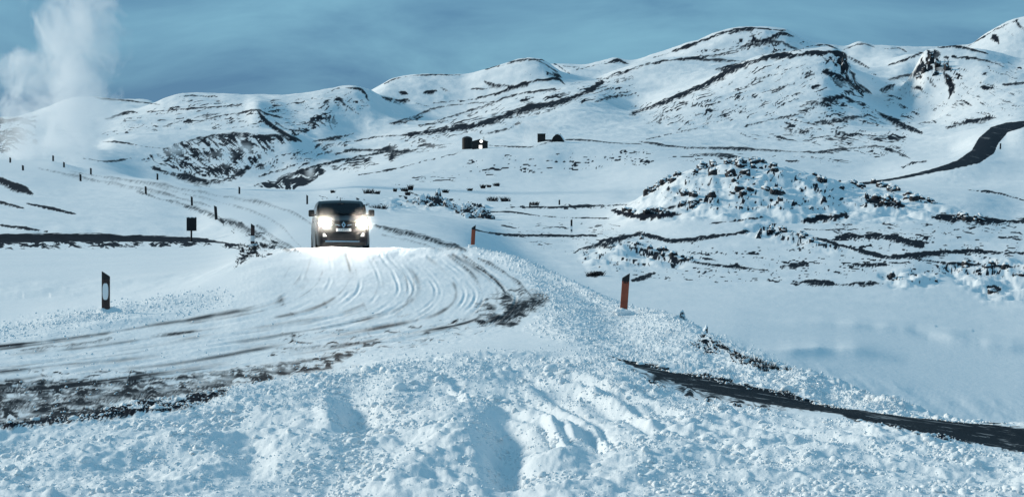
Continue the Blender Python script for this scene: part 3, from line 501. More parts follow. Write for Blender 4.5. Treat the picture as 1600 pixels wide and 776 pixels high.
def copy_tree(o, parent=None):
    c = o.copy(); COL.objects.link(c); c.parent = parent
    for ch in [k for k in bpy.data.objects if k.parent == o]: copy_tree(ch, c)
    return c
def plain(name, col, rough=.5, metal=0., var=.25, scale=12., spec=.5, coat=0.):
    m_, t, b = mat(name); tcn = t.nodes.new('ShaderNodeTexCoord')
    n = noise_node(t, scale, 5, .6, tcn.outputs['Object'])
    r = ramp(t, .3, tuple(c * (1 - var) for c in col), .7, tuple(min(1, c * (1 + var)) for c in col), n.outputs['Fac'])
    t.links.new(r.outputs['Color'], b.inputs['Base Color'])
    b.inputs['Roughness'].default_value = rough; b.inputs['Metallic'].default_value = metal; b.inputs['Specular IOR Level'].default_value = spec
    b.inputs['Coat Weight'].default_value = coat
    return m_
def glow(name, col, strength):
    m_, t, b = mat(name); tcn = t.nodes.new('ShaderNodeTexCoord'); n = noise_node(t, 3, 2, .5, tcn.outputs['Object'])
    r = ramp(t, .2, tuple(c * .9 for c in col), .8, col, n.outputs['Fac'])
    t.links.new(r.outputs['Color'], b.inputs['Emission Color']); t.links.new(r.outputs['Color'], b.inputs['Base Color']); b.inputs['Emission Strength'].default_value = strength
    return m_
def rock_mat(name, scale, thr=.42, w=.3):
    m_, t, b = mat(name); geo = t.nodes.new('ShaderNodeNewGeometry'); n = noise_node(t, scale, 6, .65, geo.outputs['Position'])
    sx = t.nodes.new('ShaderNodeSeparateXYZ'); t.links.new(geo.outputs['Normal'], sx.inputs[0])
    ma = t.nodes.new('ShaderNodeMath'); ma.operation = 'MULTIPLY_ADD'; ma.inputs[1].default_value = .9; t.links.new(n.outputs['Fac'], ma.inputs[0]); t.links.new(sx.outputs['Z'], ma.inputs[2])
    mr = t.nodes.new('ShaderNodeMapRange'); mr.interpolation_type = 'SMOOTHSTEP'; mr.inputs['From Min'].default_value = thr + .45; mr.inputs['From Max'].default_value = thr + .45 + w * .4; t.links.new(ma.outputs[0], mr.inputs['Value'])
    dk = ramp(t, .35, (.006, .007, .011), .7, (.035, .038, .048), n.outputs['Fac'])
    mc = t.nodes.new('ShaderNodeMix'); mc.data_type = 'RGBA'; mc.inputs['B'].default_value = (*SNOW, 1)
    t.links.new(mr.outputs['Result'], mc.inputs['Factor']); t.links.new(dk.outputs['Color'], mc.inputs['A']); t.links.new(mc.outputs['Result'], b.inputs['Base Color'])
    bu = t.nodes.new('ShaderNodeBump'); bu.inputs['Strength'].default_value = .6; bu.inputs['Distance'].default_value = .3 / scale; t.links.new(n.outputs['Fac'], bu.inputs['Height']); t.links.new(bu.outputs['Normal'], b.inputs['Normal'])
    b.inputs['Roughness'].default_value = .85
    return m_

M_BLACK = plain('black_paint', (.006, .006, .008), .3, 0, .2, 4, .28, .12)
M_TRIM = plain('black_plastic', (.006, .006, .007), .55)
M_RUBBER = plain('tyre_rubber', (.012, .012, .013), .8)
M_CHROME = plain('chrome', (.75, .77, .80), .15, 1.0, .05)
M_WHITE = plain('white_plastic', (.80, .81, .82), .4, 0, .04)
M_RIM = plain('wheel_rim', (.22, .23, .24), .35, .8)
M_GLASS = plain('dark_glass', (.004, .005, .007), .08, 0, .2, 3, .22)
M_SEAT = plain('seat_cloth', (.02, .022, .026), .9)
M_LAMP = glow('headlight_glass', (1.0, .90, .76), 900)
M_FOG = glow('fog_lamp_glass', (1.0, .96, .90), 1.3)
M_RUST = plain('rust_orange_post', (.30, .060, .026), .6, 0, .25, 6)
M_BROWN = plain('dark_brown_post', (.035, .014, .012), .6, 0, .3, 6)
M_DKPOST = plain('black_post', (.010, .009, .011), .7)
M_SIGN = plain('sign_back', (.008, .009, .012), .6, .2)
M_HUT = plain('dark_cladding', (.006, .0055, .006), .7, 0, .4, .8)
M_HUTROOF = plain('dark_roofing', (.010, .009, .010), .6, 0, .4, .8)
M_LIT = glow('lit_opening', (1.0, .93, .85), 1.6)
M_ROCK = rock_mat('lava_rock', .8, .13, .5); M_CRAG = rock_mat('crag_rock', .13, .22, .6); M_PEB = rock_mat('lava_rubble', 3.0, .50)
M_TWIG = plain('dark_twigs', (.010, .010, .014), .9)

# ------------------------------------------------------------------ van (front at y=0, length along +y, built facing -y)
ZT = np.array([(0, .80), (.03, .98), (.07, 1.06), (.16, 1.11), (.35, 1.17), (.65, 1.25), (.98, 1.33), (1.30, 1.56), (1.72, 1.855), (1.85, 1.905), (2.1, 1.945), (2.7, 1.97), (4.3, 1.96), (4.75, 1.92), (4.92, 1.84), (5.0, 1.70)])
WY = np.array([(0, .70), (.03, .79), (.08, .86), (.16, .91), (.35, .95), (.8, .972), (4.6, .972), (4.9, .95), (5.0, .92)])
PZ = np.array([(0, .95), (.3, .985), (.6, 1.), (.95, 1.), (1.15, .99), (1.35, .965), (1.65, .905), (1.97, .825)])
def vring(y, n=13):
    zt = np.interp(y, ZT[:, 0], ZT[:, 1]); wy = np.interp(y, WY[:, 0], WY[:, 1]); zb = .17 + .03 * min(1, y / .3)
    r = .10 if y > .3 else .05; half = []
    half += [(wy * .5 * .9, zb), (wy * .93, zb), (wy * .975, zb + .05)]
    for z in np.linspace(zb + .12, zt - r, n): half.append((wy * np.interp(z, PZ[:, 0], PZ[:, 1]), z))
    xw = half[-1][0]
    for a in (25, 50, 72, 90): half.append((xw - r * (1 - math.cos(math.radians(a))), zt - r + r * math.sin(math.radians(a)) * .85))
    x1, z1 = half[-1]
    for k in (.75, .5, .25, 0): half.append((x1 * k, z1 + .028 * (1 - k * k)))
    pts = [(x, z) for x, z in half] + [(-x, z) for x, z in half[-2::-1]]
    return [(x, y, z) for x, z in pts]
def vtop(y, x):
    p = [(a, c) for a, _, c in vring(y)]; k = len(p) // 2; p = p[k - 7:k + 1][::-1]
    return float(np.interp(abs(x), [q[0] for q in p], [q[1] for q in p]))
def vside(y, z):
    return np.interp(y, WY[:, 0], WY[:, 1]) * np.interp(z, PZ[:, 0], PZ[:, 1])
def vfront(x, z):
    a = np.interp(abs(x), WY[:6, 1], WY[:6, 0]); b = np.interp(z, ZT[:7, 1], ZT[:7, 0])
    return math.sqrt(a * a + b * b)
def front_patch(name, poly, mat_, parent, off=.014, n=7, mirror=1):
    """panel that follows the rounded nose: poly = quad corners (x,z) in order"""
    (a, b, c, d) = [Vector((p[0] * mirror, p[1])) for p in poly]; v = []; f = []
    for j in range(n + 1):
        for i in range(n + 1):
            s_, t_ = i / n, j / n
            p = (a * (1 - s_) + b * s_) * (1 - t_) + (d * (1 - s_) + c * s_) * t_
            v.append((p.x, vfront(p.x, p.y) - off, p.y + off * .4))
    N = len(v); v += [(p[0], p[1] + off + .012, p[2]) for p in v]
    for j in range(n):
        for i in range(n):
            q = j * (n + 1) + i; f.append((q, q + 1, q + n + 2, q + n + 1)); f.append((q + N, q + n + 1 + N, q + n + 2 + N, q + 1 + N))
    rim = [i for i in range(n + 1)] + [(j + 1) * (n + 1) - 1 for j in range(1, n + 1)] + [n * (n + 1) + i for i in range(n - 1, -1, -1)] + [j * (n + 1) for j in range(n - 1, 0, -1)]
    for i in range(len(rim)): p, q = rim[i], rim[(i + 1) % len(rim)]; f.append((p, p + N, q + N, q))
    o = pyd(name, v, f, mat_, parent, True); return o
def side_patch(name, ys, zs, mat_, parent, sgn, off=.008):
    v = []; f = []; ny, nz_ = len(ys), len(zs)
    for z in zs:
        for y in ys: v.append((sgn * (vside(y, z) + off), y, z))
    N = len(v); v += [(p[0] - sgn * .03, p[1], p[2]) for p in v]
    for j in range(nz_ - 1):
        for i in range(ny - 1):
            q = j * ny + i; f.append((q, q + 1, q + ny + 1, q + ny)); f.append((q + N, q + ny + N, q + ny + 1 + N, q + 1 + N))
    rim = list(range(ny)) + [(j + 1) * ny - 1 for j in range(1, nz_)] + [(nz_ - 1) * ny + i for i in range(ny - 2, -1, -1)] + [j * ny for j in range(nz_ - 2, 0, -1)]
    for i in range(len(rim)): p, q = rim[i], rim[(i + 1) % len(rim)]; f.append((p, p + N, q + N, q))
    return pyd(name, v, f, mat_, parent, False)

gp = ground(535, 393, 56.5, 61)
VAN_Y = 58.6; VX0 = (537 - CX) / F * VAN_Y
van = empty('van', (VX0, VAN_Y, 0), math.radians(9.5), 'black passenger van with both headlights on, driving along the snowy road', 'van')
ca, sa = math.cos(math.radians(9.5)), math.sin(math.radians(9.5))
def vw(x, y): return VX0 + x * ca - y * sa, VAN_Y + x * sa + y * ca
zs = [zat(*vw(x, y)) for x in (-.83, .83) for y in (1.0, 4.1)]
zf, zr = (zs[0] + zs[2]) / 2, (zs[1] + zs[3]) / 2
van.location.z = zf - (zr - zf) / 3.1 * 1.0 - .01
van.rotation_euler = (math.atan2(zr - zf, 3.1), 0, math.radians(9.5))
ysn = [0, .015, .03, .05, .08, .12, .2, .35, .5, .7, .9, .98, 1.1, 1.25, 1.4, 1.55, 1.68, 1.76, 1.85, 2.0, 2.3, 2.8, 3.4, 4.0, 4.5, 4.75, 4.9, 4.97, 5.0]
v = []; f = []
rings = [vring(y) for y in ysn]; n = len(rings[0])
for r in rings: v += r
for i in range(len(rings) - 1):
    for k in range(n): q = i * n; k2 = (k + 1) % n; f.append((q + k, q + k2, q + n + k2, q + n + k))
f.append(tuple(range(n))); f.append(tuple(range((len(rings) - 1) * n, len(rings) * n))[::-1])
body = pyd('body', v, f, M_BLACK, van, True)
bm = bmesh.new(); bm.from_mesh(body.data); bmesh.ops.recalc_face_normals(bm, faces=bm.faces); bm.to_mesh(body.data); bm.free()
# windscreen follows the raked front of the cabin
def glass(name, y0, y1, x0, x1, parent, material, off=.010):
    v = []; f = []; nx, ny = 14, 8
    for j in range(ny + 1):
        y = y0 + (y1 - y0) * j / ny; k = x0 + (x1 - x0) * j / ny
        for i in range(nx + 1):
            x = k * (2 * i / nx - 1); v.append((x, y - off * .6 + .05 * (x / k) ** 2 * 0, vtop(y, x) + off))
    for j in range(ny):
        for i in range(nx): q = j * (nx + 1) + i; f.append((q, q + 1, q + nx + 2, q + nx + 1))
    o = pyd(name, v, f, material, parent, True)
    md = o.modifiers.new('thick', 'SOLIDIFY'); md.thickness = .006; md.offset = -1; return o
ws = glass('windscreen', 1.0, 1.72, .83, .745, van, M_GLASS)
for s_ in (-1, 1):
    b_ = bmesh.new(); cyl(b_, (s_ * .1 + .2, .99, vtop(.99, .3) + .03), (s_ * .36 + .22, 1.12, vtop(1.12, .4) + .03), .012, .008, 6); bmo('wiper', b_, M_TRIM, ws)
b_ = bmesh.new(); box(b_, (0, 1.58, vtop(1.58, 0) + .016), (.24, .02, .075), .008); bmo('sun_visor_strip', b_, M_SEAT, ws)
# thin uneven layer in snow material over the roof
def skin(name, y0, y1, kx, off, material, parent):
    v = []; f = []; nx, ny = 12, 10
    for j in range(ny + 1):
        y = y0 + (y1 - y0) * j / ny; xm = np.interp(y, WY[:, 0], WY[:, 1]) * kx
        for i in range(nx + 1):
            x = xm * (2 * i / nx - 1); e = min(1, 4 * (1 - abs(x / xm))) * min(1, 5 * (j / ny)) * min(1, 5 * (1 - j / ny))
            v.append((x, y, vtop(y, x) + .003 + off * max(0, e) ** .5 * (.7 + .5 * _hash(np.array([i]), np.array([j]), 3)[0])))
    for j in range(ny):
        for i in range(nx): q = j * (nx + 1) + i; f.append((q, q + 1, q + nx + 2, q + nx + 1))
    return pyd(name, v, f, material, parent, True)
skin('roof_snow', 1.95, 4.7, .78, .05, M_CHUNK, van)
b_ = bmesh.new(); cyl(b_, (0, 1.86, vtop(1.86, 0)), (0, 1.95, vtop(1.86, 0) + .13), .018, .008, 8); bmo('antenna', b_, M_TRIM, van)
for s_ in (-1, 1):
    hl = front_patch('headlight', [(.46, .93), (.84, .92), (.85, 1.05), (.50, 1.02)], M_LAMP, van, .016, 7, s_)
    if s_ < 0: hl.data.flip_normals()
    front_patch('fog_lamp_bezel', [(.58, .50), (.76, .50), (.76, .66), (.66, .66)], M_TRIM, van, .014, 4, s_)
    front_patch('fog_lamp', [(.60, .515), (.74, .515), (.74, .63), (.68, .63)], M_FOG, van, .030, 4, s_)
    # mirrors
    b_ = bmesh.new(); box(b_, (s_ * 1.10, 1.16, 1.42), (.22, .14, .25), .05); mr_ = bmo('mirror', b_, M_TRIM, van, True)
    b_ = bmesh.new(); box(b_, (s_ * .98, 1.18, 1.36), (.16, .06, .05), .01); bmo('mirror_arm', b_, M_TRIM, mr_)
    b_ = bmesh.new(); box(b_, (s_ * 1.10, 1.234, 1.42), (.17, .012, .20), .004); bmo('mirror_glass', b_, M_CHROME, mr_)
    # doors and side windows
    dr = side_patch('door', np.linspace(1.12, 2.05, 6), np.linspace(.42, 1.30, 6), M_BLACK, van, s_)
    side_patch('side_window', np.linspace(1.32, 2.0, 6), np.linspace(1.36, 1.74, 5), M_GLASS, van, s_, .010)
    b_ = bmesh.new(); box(b_, (s_ * 1.0, 1.92, 1.12), (.03, .16, .035), .008); bmo('handle', b_, M_TRIM, dr)
    side_patch('side_window', np.linspace(2.2, 3.3, 6), np.linspace(1.36, 1.76, 5), M_GLASS, van, s_, .010)
    side_patch('side_window', np.linspace(3.4, 4.6, 6), np.linspace(1.36, 1.76, 5), M_GLASS, van, s_, .010)
    # wheels
    for y in (1.0, 4.1):
        b_ = bmesh.new(); r = bmesh.ops.create_cone(b_, cap_ends=True, segments=32, radius1=.34, radius2=.34, depth=.22)
        bmesh.ops.rotate(b_, verts=b_.verts, matrix=Matrix.Rotation(math.pi / 2, 3, 'Y')); bmesh.ops.translate(b_, verts=b_.verts, vec=(s_ * .87, y, .34))
        bmesh.ops.bevel(b_, geom=[e for e in b_.edges if len(e.link_faces) == 2 and max(len(q.verts) for q in e.link_faces) > 4], offset=.04, segments=3, affect='EDGES')
        wh = bmo('wheel', b_, M_RUBBER, van)
        b_ = bmesh.new(); cyl(b_, (s_ * .975, y, .34), (s_ * .99, y, .34), .21, .20, 24); rim = bmo('rim', b_, M_RIM, wh)
        b_ = bmesh.new(); r = bmesh.ops.create_circle(b_, segments=28, radius=.40, cap_ends=True); bmesh.ops.rotate(b_, verts=b_.verts, matrix=Matrix.Rotation(math.pi / 2, 3, 'Y')); bmesh.ops.translate(b_, verts=b_.verts, vec=(s_ * .979, y, .36))
        q = bmesh.ops.extrude_face_region(b_, geom=b_.faces[:]); bmesh.ops.translate(b_, verts=[e for e in q['geom'] if isinstance(e, bmesh.types.BMVert)], vec=(-s_ * .03, 0, 0))
        bmo('wheel_arch', b_, M_TRIM, van)
gr = front_patch('grille', [(-.44, .955), (.44, .955), (.42, 1.01), (-.42, 1.01)], M_TRIM, van, .016, 8)
lg = front_patch('lower_grille', [(-.56, .40), (.56, .40), (.60, .64), (-.60, .64)], M_TRIM, van, .014, 8)
for z in (.44, .49, .54, .59):
    front_patch('grille_bar', [(-.5, z), (.5, z), (.5, z + .014), (-.5, z + .014)], M_BLACK, lg, .024, 8)
for s_ in (-1, 1): front_patch('chrome_wing', [(.13, .895), (.30, .935), (.30, .953), (.13, .925)], M_CHROME, gr, .028, 6, s_)
front_patch('bumper_strip', [(-.66, .325), (.58, .315), (.58, .35), (-.66, .375)], M_CHROME, van, .016, 8)
front_patch('bumper', [(-.72, .255), (.72, .255), (.76, .30), (-.76, .30)], M_TRIM, van, .03, 8)
# diamond badge
yb = vfront(0, .93) - .03
def lozenge(w_, h_): return [(0, h_), (w_, 0), (0, -h_), (-w_, 0)]
o4 = lozenge(.075, .115); i4 = lozenge(.032, .052); bv = []; bf = []
for yy in (yb - .02, yb + .03):
    bv += [(p[0], yy, .945 + p[1]) for p in o4]; bv += [(p[0], yy, .945 + p[1]) for p in i4]
for i in range(4):
    j = (i + 1) % 4
    bf += [(i, j, 4 + j, 4 + i), (8 + i, 12 + i, 12 + j, 8 + j), (i, 8 + i, 8 + j, j), (4 + i, 4 + j, 12 + j, 12 + i)]
pyd('badge', bv, bf, M_CHROME, van)
pl = front_patch('number_plate', [(-.27, .70), (.27, .70), (.27, .80), (-.27, .80)], M_WHITE, van, .030, 6)
fc = bpy.data.curves.new('plate_text', 'FONT'); fc.body = 'LY·A4FLS'; fc.size = .098; fc.align_x = 'CENTER'; fc.align_y = 'CENTER'; fc.extrude = .002
to = bpy.data.objects.new('plate_text', fc); COL.objects.link(to)
dg = bpy.context.evaluated_depsgraph_get(); tm = bpy.data.meshes.new_from_object(to.evaluated_get(dg)); bpy.data.objects.remove(to)
tm.transform(Matrix.Translation((0, vfront(0, .75) - .036, .762)) @ Matrix.Rotation(math.pi / 2, 4, 'X') @ Matrix.Diagonal((.95, 1, 1, 1)))
link('plate_lettering', tm, M_TRIM, pl)
# the headlights' own light
for s_ in (-1, 1):
    ld_ = bpy.data.lights.new('headlight_beam', 'SPOT'); lo = bpy.data.objects.new('headlight_beam', ld_); COL.objects.link(lo); lo.parent = van
    ld_.energy = 1700; ld_.spot_size = math.radians(70); ld_.spot_blend = .9; ld_.shadow_soft_size = .08; ld_.color = (1, .95, .88)
    lo.location = (s_ * .66, -.10, .99); lo.rotation_euler = (math.radians(87), 0, math.radians(180))

def ico(sub):
    b_ = bmesh.new(); bmesh.ops.create_icosphere(b_, subdivisions=sub, radius=1)
    v = np.array([q.co[:] for q in b_.verts]); f = [tuple(x.index for x in q.verts) for q in b_.faces]; b_.free(); return v, np.array(f)
from mathutils import noise as mn
def rock_mesh(name, sub, sx, sy, sz, seed, rough=.55, lean=0., m_=None, cuts=16):
    """boulder split along random planes, then roughened"""
    V, f = ico(sub); r_ = np.random.default_rng(int(seed * 101)); V = V.copy()
    for c in range(cuts):
        n_ = r_.normal(size=3); n_ /= np.linalg.norm(n_); o_ = r_.uniform(.42, .92)
        ex = V @ n_ - o_; V -= np.where(ex > 0, ex * .93, 0)[:, None] * n_
    out = []
    for p in V:
        q = Vector(p); so = Vector((seed * 7.1, seed * 3.3, 0))
        r = 1 + rough * (.30 * mn.noise(q * 1.6 + so) + .22 * mn.noise(q * 4 + so) + .13 * mn.noise(q * 9 + so))
        z = max(-.35, q.z * r * 1.15)
        out.append((q.x * r * sx * 1.15 + lean * max(z, 0) * sz, q.y * r * sy, z * sz))
    return pyd(name, out, [tuple(x) for x in f], m_)

# ------------------------------------------------------------------ marker posts
def make_post(material, hgt, wid, cut, kind):
    """flat hollow plastic post with a slanting top; cut = which top corner is higher"""
    root = empty('marker_post', (0, 0, 0))
    w_, t_ = wid / 2, .022; sl = .055 * cut
    fr = [(-w_, -t_), (-w_ * .5, -t_ * 1.7), (w_ * .5, -t_ * 1.7), (w_, -t_), (w_, t_ * .6), (w_ * .5, t_ * 1.2), (-w_ * .5, t_ * 1.2), (-w_, t_ * .6)]
    def seg(name, z0, z1, m_, par, grow=0, slant0=False, slant1=False):
        v = []
        for z, sl_ in ((z0, slant0), (z1, slant1)):
            for x, y in fr: v.append((x * (1 + grow), y * (1 + grow * 2), z + (sl * x / w_ if sl_ else 0)))
        f = [(i, (i + 1) % 8, 8 + (i + 1) % 8, 8 + i) for i in range(8)] + [tuple(range(7, -1, -1)), tuple(range(8, 16))]
        return pyd(name, v, f, m_, par)
    seg('shaft', -.25, hgt - .12, material, root)
    seg('cap', hgt - .12, hgt, M_DKPOST, root, .0, False, True)
    if kind == 'long':
        v = []; f = []
        nA = 18
        for yy in (-t_ * 1.7 - .012, -t_ * .5):
            for i in range(nA):
                a = 2 * math.pi * i / nA; x = math.cos(a); z = math.sin(a)
                v.append((w_ * .72 * math.copysign(abs(x) ** .6, x), yy, hgt * .56 + hgt * .21 * math.copysign(abs(z) ** .75, z)))
        f = [tuple(range(nA))[::-1]] + [(i, (i + 1) % nA, nA + (i + 1) % nA, nA + i) for i in range(nA)]
        pyd('reflector', v, f, M_WHITE, root)
    elif kind == 'holes':
        for x in (-.45, .0, .45):
            b_ = bmesh.new(); box(b_, (x * w_, -t_ * 1.72, hgt - .135), (w_ * .28, .012, .05)); bmo('slot', b_, M_DKPOST, root)
    elif kind == 'bands':
        for z0, z1 in ((.22, .48), (.02, .10)): seg('reflector', hgt * z0, hgt * z1, M_WHITE, root, .05)
    return root
def px_len(px, d): return px / F * d
G1 = 'marker posts along the road'
def put_post(px, pyb, hpx, dmin, dmax, material, label, kind='plain', lean=0, widpx=None, cut=1, group=None, root=None):
    p = ground(px, pyb, dmin, dmax); hgt = px_len(hpx, p.y); wid = px_len(widpx, p.y) if widpx else .12
    r = make_post(material, hgt, wid, cut, kind)
    r.location = p; r.rotation_euler = (0, math.radians(lean), 0); tag(r, label, 'marker post', group or G1)
    if hpx > 25:
        c_ = rock_mesh('snow_collar', 3, wid * 1.5, wid * 1.3, wid * .75, px * .013, 1.2, 0, M_CHUNK); c_.parent = r; c_.location = (.01, -.01, .0)
    return r
put_post(165.5, 489, 62, 30, 38, M_BROWN, 'dark brown marker post with long white reflector on the low snow berm', 'long', 0, 12.5, -1)
put_post(974, 490, 60, 31, 37, M_RUST, 'tall leaning rust-orange marker post on the lumpy embankment above the snow field', 'holes', 4, 11.5, 1)
put_post(738.5, 379, 33, 52, 70, M_RUST, 'smaller rust-orange marker post at the road crest between van and snow field', 'plain', 3, 6.2, 1)
put_post(394.5, 384, 33, 58, 90, M_BROWN, 'dark marker post with white bands among scrub at the end of the side road', 'bands', 1, 6, -1)
put_post(338, 343, 21, 100, 135, M_DKPOST, 'black leaning marker post just uphill of the square sign', 'plain', -4, 4.4, -1)
put_post(893, 363, 20, 120, 186, M_DKPOST, 'thin black marker post with white bands alone in the open snow field', 'bands', 0, 3, 1)
NEAR = [(300, 321, 14), (228, 303, 12), (126, 283, 11), (36, 266, 8)]
FARP = [(480, 319, 14), (374, 303, 11), (246, 281, 10), (142, 273, 10), (100, 262, 8), (83, 252, 9)]
ORD = ['first', 'second', 'third', 'fourth', 'fifth', 'sixth']
for i, (px, py, hp) in enumerate(NEAR): put_post(px, py, hp, 140, 300, M_DKPOST, 'thin black marker post, %s uphill of the leaning one along the nearer road edge' % ORD[i], 'plain', -2, 3.2, -1, 'distant posts on the near road edge')
for i, (px, py, hp) in enumerate(FARP): put_post(px, py, hp, 130, 318, M_DKPOST, 'thin black marker post, %s behind the van along the farther road edge' % ORD[i], 'plain', 0, 2.8, -1, 'distant posts on the far road edge')
put_post(16, 254, 8, 200, 312, M_DKPOST, 'thin black marker post, fifth uphill of the leaning one along the nearer road edge', 'plain', 0, 2.8, -1, 'distant posts on the near road edge')
put_post(828, 324, 8, 180, 245, M_DKPOST, 'short black stake beside the row of dark shrubs beyond the snowy rocks', 'plain', 0, 2.5, 1)
put_post(874, 320, 8, 180, 245, M_DKPOST, 'short black stake standing alone on the dark line across the snow field', 'plain', 0, 2.5, 1)
put_post(1563, 233, 9, 380, 560, M_DKPOST, 'tiny black marker post inside the bend of the black hill road', 'plain', 2, 2.4, 1)

# ------------------------------------------------------------------ sign
p = ground(299, 377, 88, 112); k = p.y / F
sg = empty('road_sign', p, math.radians(4), 'black square sign board on a single post above the side road', 'sign')
b_ = bmesh.new(); cyl(b_, (0, 0, -.3), (0, 0, 36 * k), .055, .055, 10); bmo('post', b_, M_SIGN, sg)
b_ = bmesh.new(); box(b_, (.02, -.075, 27 * k), (15.5 * k, .03, 21 * k), .01); bd = bmo('board', b_, M_SIGN, sg)
for z in (21, 33):
    b_ = bmesh.new(); box(b_, (.02, -.05, z * k), (13 * k, .03, .05)); bmo('bracket', b_, M_SIGN, bd)
b_ = bmesh.new()
for i in range(7): box(b_, (.02 + (i - 3) * 2.1 * k, -.075, (37.6 + .5 * math.sin(i * 2.3)) * k), (1.9 * k, .04, .9 * k), .004)
bmo('snow_cap', b_, M_CHUNK, bd)

# ------------------------------------------------------------------ huts
def gable(bm, w_, l_, h_, rise, cx_=0, cy_=0, z0=-1.0):
    v = [bm.verts.new(p) for p in [(cx_ - w_ / 2, cy_ - l_ / 2, z0), (cx_ + w_ / 2, cy_ - l_ / 2, z0), (cx_ + w_ / 2, cy_ - l_ / 2, h_), (cx_, cy_ - l_ / 2, h_ + rise), (cx_ - w_ / 2, cy_ - l_ / 2, h_),
                                   (cx_ - w_ / 2, cy_ + l_ / 2, z0), (cx_ + w_ / 2, cy_ + l_ / 2, z0), (cx_ + w_ / 2, cy_ + l_ / 2, h_), (cx_, cy_ + l_ / 2, h_ + rise), (cx_ - w_ / 2, cy_ + l_ / 2, h_)]]
    for q in [(0, 1, 2, 3, 4), (9, 8, 7, 6, 5), (0, 5, 6, 1), (1, 6, 7, 2), (2, 7, 8, 3), (3, 8, 9, 4), (4, 9, 5, 0)]: bm.faces.new([v[i] for i in q])
def slab_roof(name, w_, l_, h_, rise, cx_, cy_, m_, par, t_=.15, ov=.2):
    b_ = bmesh.new()
    for s_ in (-1, 1):
        a = math.atan2(rise, w_ / 2) * s_; ln = math.hypot(rise, w_ / 2) + ov
        box(b_, (cx_ + s_ * (w_ / 4 + ov * .4), cy_, h_ + rise / 2 + t_ * .6), (ln, l_ + 2 * ov, t_), 0, Matrix.Rotation(a, 4, 'Y'))
    return bmo(name, b_, m_, par)
p = ground(730, 233, 470, 520); k = p.y / F
tank = empty('storage_tank', p, 0, 'tall round black tank with low domed roof beside the lit hut', 'tank')
b_ = bmesh.new(); cyl(b_, (0, 0, -1.5), (0, 0, 17 * k), 8 * k, 8 * k, 32); bmo('shell', b_, M_HUT, tank)
b_ = bmesh.new(); cyl(b_, (0, 0, 17 * k), (0, 0, 19 * k), 8 * k, 5 * k, 32); cyl(b_, (0, 0, 19 * k), (0, 0, 20 * k), 5 * k, 1.2 * k, 32); bmo('dome', b_, M_HUTROOF, tank)
b_ = bmesh.new(); cyl(b_, (-4 * k, -7.6 * k, 0), (-4 * k, -7.6 * k, 17 * k), .06, .06, 6); cyl(b_, (-5 * k, -7.3 * k, 0), (-5 * k, -7.3 * k, 17 * k), .06, .06, 6); bmo('ladder', b_, M_HUTROOF, tank)
p = ground(750, 232, 470, 520); k = p.y / F
hut = empty('pump_hut', p, 0, 'dark gabled hut with lit doorway and round white lamp beside the tank', 'hut')
b_ = bmesh.new(); gable(b_, 24 * k, 3.6, 10.5 * k, 3.2 * k, 0, 0); bmo('wall', b_, M_HUT, hut)
slab_roof('roof', 24 * k, 3.6, 10.5 * k, 3.2 * k, 0, 0, M_HUTROOF, hut)
b_ = bmesh.new(); box(b_, (1.0 * k, -1.84, 2.6 * k), (5.2 * k, .08, 5.4 * k), .02); dr = bmo('door', b_, M_LIT, hut)
b_ = bmesh.new()
for sx in (-1, 1): box(b_, ((1 + sx * 2.8) * k, -1.86, 2.6 * k), (.5 * k, .14, 6 * k))
box(b_, (1.0 * k, -1.86, 5.7 * k), (6.1 * k, .14, .5 * k)); bmo('frame', b_, M_HUTROOF, dr)
b_ = bmesh.new(); cyl(b_, (2.0 * k, -1.78, 11.2 * k), (2.0 * k, -2.0, 11.2 * k), 2.5 * k, 2.5 * k, 20); bmo('round_lamp', b_, M_LIT, hut)
b_ = bmesh.new(); cyl(b_, (6 * k, 0, 9 * k), (6 * k, 0, 19 * k), .09, .06, 8); box(b_, (6 * k, 0, 16.5 * k), (.9, .06, .06)); bmo('mast', b_, M_HUT, hut)
p = ground(846, 222, 490, 545); k = p.y / F
h2 = empty('box_hut', p, 0, 'dark square flat-roofed hut with a low annex', 'hut')
b_ = bmesh.new(); box(b_, (0, 0, 6 * k - .5), (12.2 * k, 2.6, 12 * k + 1), .03); bmo('wall', b_, M_HUT, h2)
b_ = bmesh.new(); box(b_, (0, 0, 12.4 * k), (13 * k, 2.9, .8 * k), .05); rf = bmo('roof', b_, M_HUTROOF, h2)
b_ = bmesh.new(); box(b_, (0, 0, 13.1 * k), (12.6 * k, 2.8, .7 * k), .06); bmo('roof_snow', b_, M_CHUNK, rf)
b_ = bmesh.new(); box(b_, (8 * k, .2, 1.6 * k - .4), (22 * k, 1.8, 4.2 * k + .8), .03); bmo('annex', b_, M_HUT, h2)
p = ground(872, 221, 490, 550); k = p.y / F
h3 = empty('turf_hut', p, math.radians(-8), 'low dark rounded hut with snow on its sloping roof', 'hut')
v = []; f = []; prof = [(-9, -4), (-8.6, 3), (-6.5, 7), (-3, 9.8), (1, 10.2), (4, 8.4), (7, 4.5), (9, 1), (9.2, -4)]
for y in (-1.8, 1.8): v += [(x * k, y, z * k) for x, z in prof]
N = len(prof); f = [tuple(range(N)), tuple(range(2 * N - 1, N - 1, -1))] + [(i, i + N, (i + 1) % N + N, (i + 1) % N) for i in range(N)]
pyd('wall', v, f, M_HUT, h3)
v = []; pr = [(-4, 9.6), (1, 10.6), (4.2, 8.9), (7.2, 5), (9.4, 1.2)]
for y in (-1.9, 1.9): v += [(x * k, y, (z + .35) * k) for x, z in pr] + [(x * k, y, (z + 1.2) * k) for x, z in pr[::-1]]
N = 10; f = [tuple(range(N)), tuple(range(2 * N - 1, N - 1, -1))] + [(i, i + N, (i + 1) % N + N, (i + 1) % N) for i in range(N)]
pyd('roof_snow', v, f, M_CHUNK, h3)
